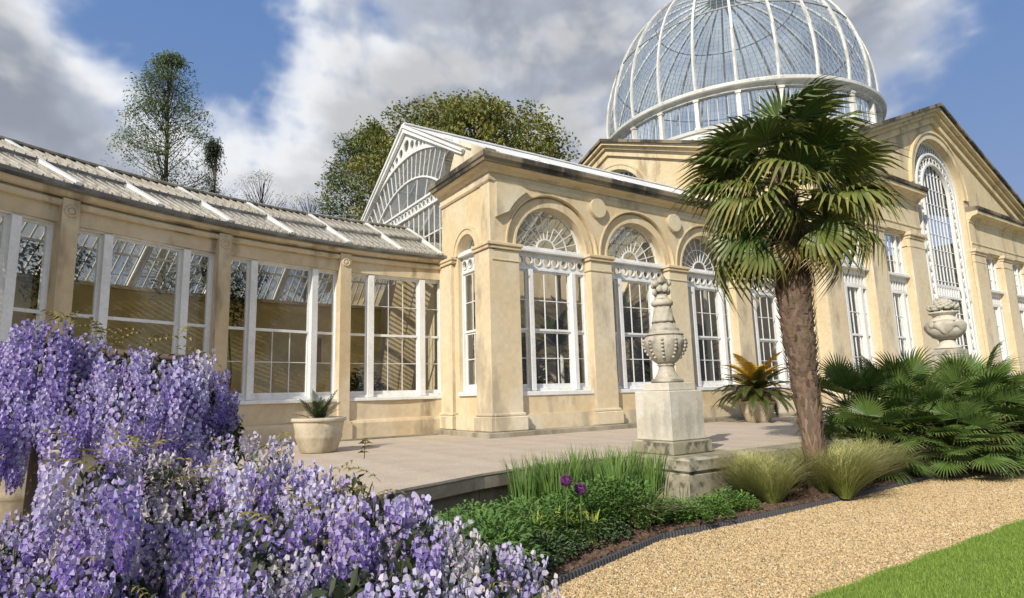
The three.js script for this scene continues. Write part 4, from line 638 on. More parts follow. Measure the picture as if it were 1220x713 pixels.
// ------------------------------------------------------------------ clump of low fan palms by the path
{
  const r = rngOf(222), heads = [[3.55, .12, 6.55, .9], [4.35, .45, 6.95, 1], [5.15, .7, 6.5, 1.05], [4.5, .15, 7.45, .95], [5.5, .35, 7.6, 1.05], [6.3, .7, 7.2, 1.1], [6.6, .2, 8.0, 1], [4.1, .75, 6.0, .95], [7.3, .5, 7.9, 1]];
  const leaves = [0, 1, 2, 3].map((i) => fanLeaf(r, { stalk: .62, radius: .5, n: 26, droop: .04 + .05 * i, spread: 1.65, cup: .12, green: [.1, .175, .04], tip: [.2, .17, .05], tipAmt: .25 + .12 * i }));
  heads.forEach(([x, y, z, k], i) => {
    const t = thing('fan_palm', ['low bushy fan palm with stiff spiky leaves at the end of the bed'][0], 'fan palm', [x, GROUND, z], 'bushy fan palms beside the gravel path');
    const h = y - GROUND - .35, st = []; st.push(tube(V3(0, 0, 0), V3(.02, Math.max(.15, h), 0), .11, .08, 8)); part('stem', st, MAT.bark, t);
    for (let j = 0; j < 38; j++) { const az = j * 2.39996 + i, el = mix(1.35, -.5, Math.pow(j / 38, .8)) + (r() - .5) * .2, m = cmesh('frond', leaves[(j + i) % 4], MAT.gloss, t); m.position.set(Math.cos(az) * .05, Math.max(.15, h), Math.sin(az) * .05); aim(m, V3(Math.cos(az) * Math.cos(el), Math.sin(el), Math.sin(az) * Math.cos(el)), (r() - .5) * .8); m.scale.setScalar(k * (.85 + .3 * r())); }
  });
}
// ------------------------------------------------------------------ cycad and small palm in the pots: arching feather leaves
function featherLeaf(r, { len = .9, w = .16, n = 22, bend = .7, col, tip, tipAmt = .2 }) {
  const L = new Leafy(), pts = [], pos = (u) => V3(0, len * (.62 * u - bend * u * u * .55), len * u * (1 - .18 * u * bend));
  for (let i = 0; i <= 6; i++) pts.push(pos(i / 6)); L.blade(pts, [.012, .011, .009, .008, .006, .004, .002], V3(1, 0, 0), V3(0, .5, 0), pts.map(() => col.map((x) => x * 1.3)));
  for (let i = 2; i < n; i++) { const u = i / n, b = pos(u), f = pos(Math.min(1, u + .02)).sub(b).normalize(), l = w * Math.sin(Math.PI * Math.min(1, .25 + u * .78)) * (.9 + .2 * r()); for (const s of [-1, 1]) { const d = V3(s, .22, 0).addScaledVector(f, .75).normalize(), t = b.clone().addScaledVector(d, l).add(V3(0, -l * .12, 0)), m = b.clone().lerp(t, .5).add(V3(0, l * .06, 0)), k = jit(col, r, .4), kt = lerp3(k, tip, Math.min(1, tipAmt * (.4 + 1.2 * r()))); const sd = f.clone().multiplyScalar(len > 1.2 ? .026 : .015); L.q(b.clone().sub(sd), m.clone().sub(sd), m.clone().add(sd), b.clone().add(sd), k, kt); L.t(m.clone().sub(sd), t, m.clone().add(sd), kt, kt, kt); } }
  return L.geo();
}
{
  const r = rngOf(240), cy = thing('cycad', 'cycad with dark lower leaves and a crown of yellow ones in a pot', 'cycad', [7.94, TERR + .5, 1.4]);
  part('stem', tube(V3(0, 0, 0), V3(0, .35, 0), .17, .13, 10), MAT.bark, cy);
  const dk = [0, 1, 2].map((i) => featherLeaf(r, { len: 1.5, w: .26, bend: .75 + .2 * i, col: [.03, .06, .015], tip: [.3, .24, .03], tipAmt: .25 })), ye = [0, 1].map((i) => featherLeaf(r, { len: 1.35, w: .26, bend: .65 + .25 * i, col: [.42, .3, .035], tip: [.55, .33, .04], tipAmt: .8 }));
  for (let i = 0; i < 78; i++) { const az = i * 2.39996, top = i < 18, m = cmesh('frond', top ? ye[i % 2] : i % 11 === 3 ? ye[0] : dk[i % 3], MAT.gloss, cy), el = top ? mix(.45, .05, i / 18) : mix(.3, -.7, (i - 18) / 60); m.position.set(0, .35, 0); m.rotation.order = 'YXZ'; m.rotation.y = az; m.rotation.x = -el; m.scale.setScalar(.85 + .3 * r()); if (top) m.position.y = .55; }
  const sp = thing('potted_palm', 'small dark green feathery palm in a banded pot below the curved wing', 'potted palm', [-4.17, TERR + .5, .5]);
  const lv = [0, 1].map((i) => featherLeaf(r, { len: .75, w: .16, n: 16, bend: .5 + .3 * i, col: [.03, .055, .016], tip: [.1, .1, .03] }));
  for (let i = 0; i < 16; i++) { const m = cmesh('frond', lv[i % 2], MAT.gloss, sp); m.rotation.order = 'YXZ'; m.rotation.y = i * 2.39996; m.rotation.x = -mix(1.0, .1, i / 16); m.scale.setScalar(.7 + .4 * r()); }
  for (let i = 0; i < 3; i++) part('stem', tube(V3((i - 1) * .05, -.02, 0), V3((i - 1) * .12, .3, .04), .025, .015), MAT.bark, sp);
}
// ------------------------------------------------------------------ planting bed
const bedAt = (px, py) => { const p = onLevel(px, py, GROUND + .05); return [p.x, GROUND + .05, p.z]; };
function grassTuft(r, { n = 500, h = .5, spread = .45, w = .0025, root = .08, green, tip, lean = .6, fan = 2, wind = 0 }) {
  const L = new Leafy(); for (let i = 0; i < n; i++) { const a = r() * 6.283, rr = root * Math.sqrt(r()), d = V3(Math.cos(a), 0, Math.sin(a)), b = V3(d.x * rr, 0, d.z * rr), l = h * (.6 + .5 * r()), out = spread * (.15 + .85 * r()) * lean, s = V3(-d.z, 0, d.x).multiplyScalar(1), pts = [], k = jit(green, r, .5), kt = lerp3(k, tip, .3 + .7 * r()); for (let j = 0; j <= 4; j++) { const u = j / 4; const uf = Math.pow(u, fan); pts.push(b.clone().add(V3(d.x * out * uf + wind * uf * r(), l * (u - .28 * lean * u * u * u), d.z * out * uf)).addScaledVector(s, Math.sin(u * 3 + i) * .015)); } const ww = w * (.7 + .6 * r()); L.blade(pts, [ww, ww, ww * .85, ww * .6, 0], s, V3(0, 0, 0), [k, k, lerp3(k, kt, .4), lerp3(k, kt, .8), kt]); }
  return L.geo();
}
function leafClump(r, { n = 240, R = .3, H = .35, leaf = .05, ratio = .42, green, pale, up = .3 }) {
  const L = new Leafy(); for (let i = 0; i < n; i++) { const a = r() * 6.283, u = Math.sqrt(r()), y = H * (1 - u * u * .6) * (.35 + .65 * r()), c = V3(Math.cos(a) * R * u, y, Math.sin(a) * R * u), o = V3(Math.cos(a) + (r() - .5) * 1.2, up + r() * .8, Math.sin(a) + (r() - .5) * 1.2).normalize(), s = V3(-o.z, (r() - .5) * .5, o.x).normalize(), l = leaf * (.7 + .7 * r()), k = lerp3(jit(green, r, .5), pale, r() * r() * .7); L.blade([c, c.clone().addScaledVector(o, l * .5), c.clone().addScaledVector(o, l).add(V3(0, -l * .25, 0))], [l * .06, l * ratio * .5, 0], s, V3(0, .4, 0), [k, k, k]); }
  return L.geo();
}
{
  const r = rngOf(301);
  const stipa = [0, 1, 2].map(() => grassTuft(r, { n: 1500, h: .86, spread: .7, w: .0028, root: .06, wind: .25, green: [.26, .31, .07], tip: [.62, .55, .27], lean: 1.15, fan: 1.1 }));
  [[892, 592], [922, 600], [940, 580], [985, 588], [1008, 592], [1030, 578], [1050, 572], [968, 578]].forEach(([x, y], i) => { const t = thing('feather_grass', 'soft tuft of fine pale green feather grass around the palm foot', 'grass tuft', bedAt(x, y + 2), 'feather grass tufts along the bed'); t.rotation.y = i * 1.7; t.scale.setScalar(.8 + .4 * r()); cmesh('blades', stipa[i % 3], MAT.leaf, t); });
  const iris = [0, 1].map(() => grassTuft(r, { n: 150, h: .98, spread: .4, w: .009, root: .2, green: [.11, .21, .045], tip: [.22, .33, .08], lean: .6 }));
  [[652, 610], [690, 598], [722, 598], [750, 600], [778, 604], [668, 618], [628, 618], [735, 612]].forEach(([x, y], i) => { const t = thing('iris_clump', 'upright clump of sword shaped green leaves in the bed', 'iris clump', bedAt(x, y + 12), 'sword leaved clumps below the terrace wall'); t.rotation.y = i * 2.1; cmesh('leaves', iris[i % 2], MAT.leaf, t); });
  const strap = grassTuft(r, { n: 140, h: .6, spread: .62, w: .008, root: .1, green: [.16, .2, .06], tip: [.45, .4, .2], lean: 1.25 });
  [[764, 632], [788, 624]].forEach(([x, y], i) => { const t = thing('sedge_clump', 'drooping clump of pale striped straw coloured leaves at the bed edge', 'sedge', bedAt(x, y), 'straw coloured drooping clumps'); t.rotation.y = i; t.scale.setScalar(i ? .8 : 1); cmesh('leaves', strap, MAT.leaf, t); });
  const kinds = [[{ n: 620, R: .38, H: .55, leaf: .085, ratio: .32, green: [.09, .19, .03], pale: [.2, .33, .07] }, 'bushy green perennial with small pointed leaves filling the bed', 'leafy perennials under the terrace wall', 'perennial'], [{ n: 480, R: .28, H: .28, leaf: .065, ratio: .5, green: [.07, .13, .035], pale: [.24, .29, .19] }, 'low dark green mound of rounded leaves at the front of the bed', 'low leafy mounds along the bed front', 'perennial'], [{ n: 380, R: .27, H: .34, leaf: .085, ratio: .35, green: [.12, .24, .035], pale: [.24, .38, .08] }, 'bright green leafy clump growing at the pedestal foot', 'bright clumps at the pedestal foot', 'perennial']];
  const geos = kinds.map(([k]) => [leafClump(r, k), leafClump(r, k)]);
  const put = (list, k) => list.forEach(([x, y, s], i) => { const t = thing(['leafy_perennial', 'ground_cover_mound', 'bright_leaf_clump'][k], kinds[k][1], kinds[k][3], bedAt(x, y), kinds[k][2]); t.rotation.y = i * 1.9; t.scale.setScalar((s || 1) * (.85 + .3 * r())); cmesh('foliage', geos[k][i % 2], MAT.leaf, t); });
  put([[500, 672, .9], [528, 662, .8], [556, 654, .75], [585, 648, .75], [615, 642, .8], [645, 634, .9], [530, 690], [565, 675], [600, 668], [632, 660], [662, 650], [692, 642], [722, 634], [752, 632], [480, 690], [582, 700], [672, 632], [705, 626]], 0);
  put([[598, 690], [622, 681, .9], [648, 671, .9], [674, 661, .9], [700, 652, .85], [724, 645, .8], [640, 682, .7], [606, 700, .9]], 1);
  put([[812, 621, .8], [838, 617, .85], [862, 612, .8], [886, 610, .7], [828, 626, .7], [798, 626, .8], [850, 620, .7]], 2);
  // alliums
  [[678, 577, 676, 660], [694, 587, 693, 655]].forEach(([x, y, bx0, by], i) => { const b = bedAt(bx0, by), d = Math.hypot(b[0] - EYE.x, b[2] - EYE.z), t = thing('allium', 'purple allium ball on a straight stem above the leaves', 'flower', b, 'purple alliums in the bed'); const ry = rayOf(x, y), h = EYE.y + ry.y * d / Math.hypot(ry.x, ry.z) - b[1]; part('stem', tube(V3(0, 0, 0), V3(.02, h, 0), .006, .005), MAT.stem, t);
    const L = new Leafy(), R = i < 2 ? .055 : .04; part('flower_core', new THREE.IcosahedronGeometry(R * .8, 1).translate(.02, h + R * .6, 0), MAT.allium, t); for (let k = 0; k < 420; k++) { const v = V3(r() - .5, r() - .5, r() - .5).normalize(), s = V3(v.y, v.z, v.x).cross(v).normalize().multiplyScalar(.009), c = V3(.02, h + R * .6, 0).addScaledVector(v, R * (.7 + .3 * r())), tip = c.clone().addScaledVector(v, .014), kk = jit([.2, .05, .2], r, .8); L.t(c.clone().add(s), tip, c.clone().sub(s), kk); } cmesh('flower_head', L.geo(), MAT.petal, t); });
  const lime = grassTuft(r, { n: 22, h: .42, spread: .3, w: .016, root: .05, green: [.32, .4, .06], tip: [.45, .46, .1], lean: .8 });
  [[668, 652], [690, 648], [716, 640], [642, 660], [705, 650]].forEach(([x, y], i) => { const t = thing('lily_shoot', 'lime green strappy shoot among the dark bed leaves', 'lily shoot', bedAt(x, y), 'lime green shoots in the bed'); t.rotation.y = i * 2; t.scale.setScalar(.8 + .4 * r()); cmesh('leaves', lime, MAT.leaf, t); });
  // bark mulch, pebbles, lawn
  const place = (name, geo, mat, n, fn) => { const im = new THREE.InstancedMesh(geo, mat, n), d = new THREE.Object3D(), c = new THREE.Color(); for (let i = 0; i < n; i++) { fn(d, c, i); d.updateMatrix(); im.setMatrixAt(i, d.matrix); im.setColorAt(i, c); } im.name = name; im.userData = { kind: 'stuff' }; im.castShadow = im.receiveShadow = true; scene.add(im); return im; };
  place('bark_mulch', new THREE.BoxGeometry(.05, .012, .022), std({ roughness: 1 }), 9000, (d, c) => { const x = -5 + r() * 9.5, z = edgeZ(x) - .03 - 1.1 * r() * r(); d.position.set(x, GROUND + .055 + r() * .02, z); d.rotation.set(r() * .8, r() * 6.28, r() * .8); d.scale.setScalar(.5 + r() * .9); const k = .5 + r(); c.setRGB(.11 * k, .068 * k, .045 * k); });
  const peb = new THREE.IcosahedronGeometry(.0085, 0); peb.scale(1, .65, .85);
  place('path_pebbles', peb, std({ roughness: .8 }), 150000, (d, c, i) => { const far = i % 3 === 0, x = -5.6 + r() * 10.6, ez = edgeZ(x) + .03, z = ez + r() * (9.48 - ez); d.position.set(x, GROUND + .002 + r() * .006, z); d.rotation.set(r() * 6, r() * 6, r() * 6); d.scale.setScalar(.55 + r() * r() * 1.3); const k = .62 + .65 * r(), q = r(); if (q < .12) c.setRGB(.26 * k, .165 * k, .085 * k); else if (q < .25) c.setRGB(.62 * k, .52 * k, .36 * k); else c.setRGB(.54 * k, .4 * k, .21 * k); });
  const bl = new THREE.BufferGeometry(); bl.setAttribute('position', new THREE.Float32BufferAttribute([-.0028, 0, 0, .0028, 0, 0, .0022, .022, .004, -.0028, 0, 0, .0022, .022, .004, -.0022, .022, .004, -.0022, .022, .004, .0022, .022, .004, 0, .042, .014], 3)); bl.computeVertexNormals();
  place('lawn_grass', bl, phys({ roughness: .7, transmission: .3, thickness: 0, side: THREE.DoubleSide }), 230000, (d, c) => { const x = -3.6 + r() * 6.2, z = LAWN_Z - .02 + Math.pow(r(), 1.2) * 2.3; d.position.set(x, GROUND + .03, z + Math.sin(x * 7) * .012); d.rotation.set((r() - .5) * .9, r() * 6.28, (r() - .5) * .9); d.scale.set(1, .6 + r() * .8, 1); const k = .7 + .6 * r(); c.setRGB(.24 * k, .36 * k, .05 * k); });
}
// ------------------------------------------------------------------ wisteria mound in the foreground
function raceme(r, { len = .28, n = 84, R = .05, pale = [.62, .58, .78], deep = [.2, .11, .5], open = 1 }) {
  const L = new Leafy(), ax = []; for (let i = 0; i <= 5; i++) ax.push(V3(.012 * Math.sin(i * .9), -len * i / 5, .01 * Math.cos(i * 1.3)));
  L.blade(ax, [.003, .003, .0025, .002, .0015, .001], V3(1, 0, 0), V3(0, 0, 1), ax.map(() => [.2, .2, .09]));
  for (let i = 0; i < n; i++) {
    const u = Math.pow((i + .5) / n, .92), a = i * 2.39996 + r() * .5, bud = smooth(.72, 1, u) * open, rr = R * (1 - .8 * u) * (.75 + .4 * r()), o = V3(Math.cos(a), 0, Math.sin(a)), s = V3(-Math.sin(a), 0, Math.cos(a));
    const c = V3(.012 * Math.sin(u * 4.5), -len * u - .01 + .015 * r(), .01 * Math.cos(u * 6.5)).addScaledVector(o, rr), sz = mix(.0142, .0075, bud) * (.85 + .35 * r());
    const tilt = (r() - .5) * 1.1, up = V3(0, 1, 0).addScaledVector(o, .55 + tilt * .4).addScaledVector(s, tilt).normalize(), w = s.clone().addScaledVector(up, -tilt * .5).normalize(), out = new THREE.Vector3().crossVectors(w, up).normalize(); if (out.dot(o) < 0) out.negate();
    const kp = jit(lerp3(pale, deep, .2 * r() + .75 * bud), r, .25), kd = jit(lerp3(deep, pale, .25 * r() * (1 - bud)), r, .4), km = lerp3(kp, [.7, .68, .64], .25 * (1 - bud));
    // banner: two cupped lobes
    const b0 = c.clone(), t0 = c.clone().addScaledVector(up, sz * 1.45).addScaledVector(out, -sz * .45), mid = c.clone().addScaledVector(up, sz * .7).addScaledVector(out, -sz * .22);
    for (const q of [-1, 1]) { const e1 = c.clone().addScaledVector(up, sz * (.35 + .2 * r())).addScaledVector(w, q * sz * .95).addScaledVector(out, sz * (.25 + .3 * r())), e2 = c.clone().addScaledVector(up, sz * 1.35).addScaledVector(w, q * sz * .62).addScaledVector(out, sz * (.3 * r() - .1)); L.t(b0, e1, mid, km, kp, km); L.t(mid, e1, e2, km, kp, kp); L.t(mid, e2, t0, km, kp, kp); }
    // wings and keel below, pushed forward
    const k1 = c.clone().addScaledVector(out, sz * .55).addScaledVector(up, sz * .15), k2 = c.clone().addScaledVector(out, sz * 1.25).addScaledVector(up, -sz * .65), kw = w.clone().multiplyScalar(sz * .5);
    L.t(b0, k1.clone().add(kw), k2, kd); L.t(b0, k2, k1.clone().sub(kw), kd); L.t(k1.clone().add(kw), k1.clone().sub(kw), k2, kd, kd, kd.map((x) => x * .9));
  }
  return L.geo();
}
function pinnate(r, { len = .2, n = 9, leaf = .055, col, tip }) {
  const L = new Leafy(), pos = (u) => V3(0, len * (.25 * u - .55 * u * u), len * u), pts = [0, .25, .5, .75, 1].map(pos); L.blade(pts, [.002, .002, .0017, .0014, .001], V3(1, 0, 0), V3(0, 0, 0), pts.map(() => col));
  for (let i = 0; i < n; i++) { const u = .2 + .8 * Math.floor(i / 2) / ((n - 1) / 2), s = i === n - 1 ? 0 : i % 2 ? 1 : -1, b = pos(Math.min(1, u)), d = V3(s, -.35 - .5 * r(), s ? .5 : 1).normalize(), l = leaf * (.7 + .5 * r()), k = lerp3(jit(col, r, .4), tip, r() * .7), sd = V3(d.z, .1, -d.x).normalize(); L.blade([b, b.clone().addScaledVector(d, l * .45).add(V3(0, .006, 0)), b.clone().addScaledVector(d, l)], [.002, l * .2, 0], sd, V3(0, .45, 0), [k, k, lerp3(k, tip, .5)]); }
  return L.geo();
}
{
  const r = rngOf(411), base = V3(-7.3, GROUND, 9.6), wis = thing('wisteria', 'mounded wisteria dripping with lilac flower clusters in the foreground', 'wisteria', base.toArray());
  const interp = (pts, x) => { for (let i = 0; i < pts.length - 1; i++) if (x <= pts[i + 1][0]) return mix(pts[i][1], pts[i + 1][1], Math.max(0, (x - pts[i][0]) / (pts[i + 1][0] - pts[i][0]))); return pts[pts.length - 1][1]; };
  const lowTop = [[-90, 640], [0, 618], [60, 588], [105, 530], [150, 520], [200, 535], [240, 556], [290, 530], [330, 515], [352, 535], [400, 560], [440, 560], [490, 592], [560, 635], [612, 652], [660, 705], [690, 740]];
  const hiTop = [[-90, 410], [0, 394], [30, 386], [65, 380], [100, 398], [150, 420], [180, 408], [212, 410], [240, 428], [268, 446], [290, 492]], hiBot = [[-90, 530], [0, 515], [60, 512], [110, 490], [132, 460], [160, 480], [200, 505], [250, 525], [290, 545]];
  const lump = (x, y) => 1.5 * (fbm3(x * .0095 + 40, y * .014, 2.5, 3) - .5);
  const lowAt = (px, v) => { const t = interp(lowTop, px), py = mix(t, 800, v); return [at(px, py, mix(3.15, 1.85, Math.pow(v, .75)) + lump(px, py) * 1.1 + (px > 500 ? -.25 : 0)), py]; };
  const hiAt = (px, v) => { const py = mix(interp(hiTop, px), interp(hiBot, px), v); return [at(px, py, 3.85 - .5 * v + lump(px + 300, py) * .9), py]; };
  const tints = [[[.62, .56, .79], [.25, .15, .55]], [[.52, .44, .74], [.2, .1, .49]], [[.7, .66, .81], [.38, .29, .63]], [[.45, .37, .7], [.16, .08, .45]], [[.74, .7, .72], [.52, .45, .58]]];
  const geos = []; for (let i = 0; i < 15; i++) { const [pale, deep] = tints[i % 5]; geos.push(raceme(r, { len: .29 + .032 * (i % 6), n: 112 + 6 * (i % 4), R: .056 + .005 * (i % 3), pale, deep, open: i % 5 === 4 ? .3 : 1 })); }
  const tops = [];
  const hang = (p, i, s = 1) => { const m = cmesh('flower_cluster', geos[i], MAT.petal, wis); p.add(V3((r() - .5) * .1, (r() - .5) * .06, (r() - .5) * .1)); m.position.copy(p).sub(base); m.rotation.set((r() - .5) * .5, r() * 6.28, (r() - .5) * .5); m.scale.setScalar(s * (.85 + .35 * r())); };
  // even scatter by best-candidate picks
  const scatter = (n, pick, sx) => { const out = []; for (let i = 0; i < n; i++) { let best = null, bd = -1; for (let k = 0; k < 12; k++) { const c = pick(); let d = 1e9; for (const o of out) { const e = Math.hypot((c[0] - o[0]), (c[2] - o[2]) * sx); if (e < d) d = e; } if (d > bd) { bd = d; best = c; } } out.push(best); } return out; };
  for (const [px, v, py, p] of scatter(188, () => { const px = -80 + r() * 760, v = Math.pow(r(), 1.15) * .93, [p, py] = lowAt(px, v); return [px, v, py, p]; }, .6)) hang(p, Math.floor(r() * 15));
  for (const [px, v, py, p] of scatter(108, () => { const px = -80 + r() * 370, v = r(), [p, py] = hiAt(px, v); return [px, v, py, p]; }, .6)) hang(p, [0, 1, 3, 5, 6, 8, 10, 11, 13, 2][Math.floor(r() * 10)], .95);
  // young bronze leaves along the tops
  const lg = [0, 1, 2].map((i) => pinnate(r, { len: .13 + .03 * i, leaf: .042, col: [.2, .19, .045], tip: [.34, .25, .07] })), spray = [];
  const leafAt = (p, s) => { const m = cmesh('young_leaf', lg[Math.floor(r() * 3)], MAT.leaf, wis); m.position.copy(p).sub(base); m.rotation.set((r() - .7) * 1.2, r() * 6.28, 0, 'YXZ'); m.scale.setScalar(s * (.7 + .5 * r())); };
  for (let i = 0; i < 34; i++) { const px = [118, 150, 200, 210, 330, 420, 440, 245][i % 8] + (r() - .5) * 70, [p] = lowAt(px, Math.max(0, r() * .22 - .02)); leafAt(p.add(V3(0, .05, 0)), 1); }
  for (let i = 0; i < 30; i++) { const px = [70, 90, 130, 145, 200, 250][i % 6] + (r() - .5) * 40, [p] = hiAt(px, r() * .12); leafAt(p.add(V3(0, .06, 0)), 1); }
  for (let i = 0; i < 22; i++) { const [p] = lowAt(60 + r() * 560, .2 + r() * .6); leafAt(p.add(V3(0, .03, 0)), .9); }
  // leafy interior and woody stems down to the ground
  const F = new Leafy(), put = (p, l, k) => { const o = V3(r() - .5, r() - .3, r() - .5).normalize(), s = V3(-o.z, r() - .5, o.x).normalize(); F.blade([p, p.clone().addScaledVector(o, l * .5), p.clone().addScaledVector(o, l)], [l * .05, l * .24, 0], s, V3(0, .3, 0), [k, k, k]); };
  const back = rayOf(300, 560).setY(0).normalize();
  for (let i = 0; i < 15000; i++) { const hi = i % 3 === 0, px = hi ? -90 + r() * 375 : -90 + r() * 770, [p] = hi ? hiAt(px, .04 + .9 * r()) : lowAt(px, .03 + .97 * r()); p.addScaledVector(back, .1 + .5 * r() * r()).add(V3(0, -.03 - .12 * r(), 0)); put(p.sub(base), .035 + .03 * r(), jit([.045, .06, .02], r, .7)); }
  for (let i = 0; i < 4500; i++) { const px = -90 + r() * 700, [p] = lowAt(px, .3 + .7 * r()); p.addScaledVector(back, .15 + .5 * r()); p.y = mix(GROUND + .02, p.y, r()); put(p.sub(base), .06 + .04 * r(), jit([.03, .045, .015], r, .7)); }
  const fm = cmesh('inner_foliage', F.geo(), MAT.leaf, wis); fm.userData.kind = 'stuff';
  const limb = (pts, r0, r1) => { const c = new THREE.CatmullRomCurve3(pts), g = [], n = 14; for (let i = 0; i < n; i++) g.push(tube(c.getPoint(i / n).sub(base), c.getPoint((i + 1) / n).sub(base), mix(r0, r1, i / n), mix(r0, r1, (i + 1) / n), 7)); part('woody_stem', g, MAT.bark, wis); };
  for (const [a, b] of [[120, 330], [40, 200], [420, 600], [-40, 90], [260, 460]]) { const q = lowAt(a, .35)[0].addScaledVector(back, .6).add(V3(0, -.2, 0)), e = lowAt(b, .25)[0].addScaledVector(back, .4).add(V3(0, -.1, 0)); limb([V3(q.x, GROUND - .05, q.z), V3(q.x + .08, -.2, q.z - .05), q, e], .05, .018); }
  for (const [a, b] of [[60, 220], [0, 100]]) { const q = hiAt(a, .4)[0].addScaledVector(back, .3), e = hiAt(b, .1)[0].addScaledVector(back, .15); limb([V3(q.x, GROUND - .05, q.z), V3(q.x - .1, -.2, q.z), q, e], .055, .02); }
}
// ------------------------------------------------------------------ trees beyond the glasshouse
MAT.treeBark = std({ map: stoneTex(95, [.12, .1, .075], [.085, .07, .055], [.17, .145, .11], [.05, .045, .035], .6, 1.5, 512), bumpMap: bumpCoarse, bumpScale: .04, roughness: .95 });
MAT.treeLeaf = phys({ vertexColors: true, transmission: .35, roughness: .75, thickness: 0, ior: 1.4 });
// crown: leaf clusters through the volume of a profile, thinned by noise so that sky shows between them
function tree(name, label, category, foot, { H, low, profile, clusters, leaves, size, leafSize, leafCols, seed, gap = .45, trunkR = .35, hang = .2, squash = .7, rise = .1 }) {
  const r = rngOf(seed), T = thing(name, label, category, foot.toArray()), wood = [], L = new Leafy();
  const tr = []; for (let i = 0; i <= 10; i++) { const u = i / 10; tr.push(V3(Math.sin(u * 3 + seed) * .25, H * u * .96, Math.cos(u * 2.4 + seed) * .2)); }
  const tk = []; for (let i = 0; i < 10; i++) tk.push(tube(tr[i], tr[i + 1], mix(trunkR, .04, i / 10), mix(trunkR, .04, (i + 1) / 10), 9)); part('trunk', tk, MAT.treeBark, T);
  let made = 0; for (let n = 0; n < clusters * 4 && made < clusters; n++) {
    const u = low + (1 - low) * r(), R = profile(u), az = r() * 6.283, rho = R * Math.pow(r(), .42) * (.82 + .36 * fbm3(Math.cos(az) * 2 + seed, u * 9, Math.sin(az) * 2, 2)), c = V3(Math.cos(az) * rho, H * u, Math.sin(az) * rho);
    if (fbm3(c.x * .42 + seed, c.y * .5, c.z * .42, 3) < gap) continue; made++;
    const base = leafCols[Math.floor(r() * leafCols.length)], sz = size * (.6 + .8 * r());
    if (made % 4 === 0) { const q = Math.max(.05, u - .02 - .07 * r() - rise * rho / H), b = tr[Math.floor(q * 10)].clone().lerp(tr[Math.floor(q * 10) + 1], q * 10 - Math.floor(q * 10)), m = b.clone().lerp(c, .55).add(V3(0, -.1 * rho, 0)); wood.push(tube(b, m, .012 + .01 * rho, .022, 5), tube(m, c, .022, .01, 4)); }
    for (let q = 0; q < leaves; q++) { const v = V3(r() - .5, r() - .5, r() - .5).normalize().multiplyScalar(sz * Math.cbrt(r())), p = c.clone().add(V3(v.x, v.y * squash - hang * sz * Math.hypot(v.x, v.z) / sz, v.z)), d = V3(r() - .5, (r() - .5) - hang, r() - .5).normalize(), s = V3(d.y, -d.x + .2, d.z * .3).cross(d).normalize(), l = leafSize * (.6 + .8 * r()), w = s.multiplyScalar(l * .34), m = p.clone().addScaledVector(d, l * .5), e = p.clone().addScaledVector(d, l), k = jit(base, r, .5); L.t(p, m.clone().add(w), e, k); L.t(p, e, m.clone().sub(w), k); }
  }
  part('limbs', wood, MAT.treeBark, T); cmesh('crown', L.geo(), MAT.treeLeaf, T); return T;
}
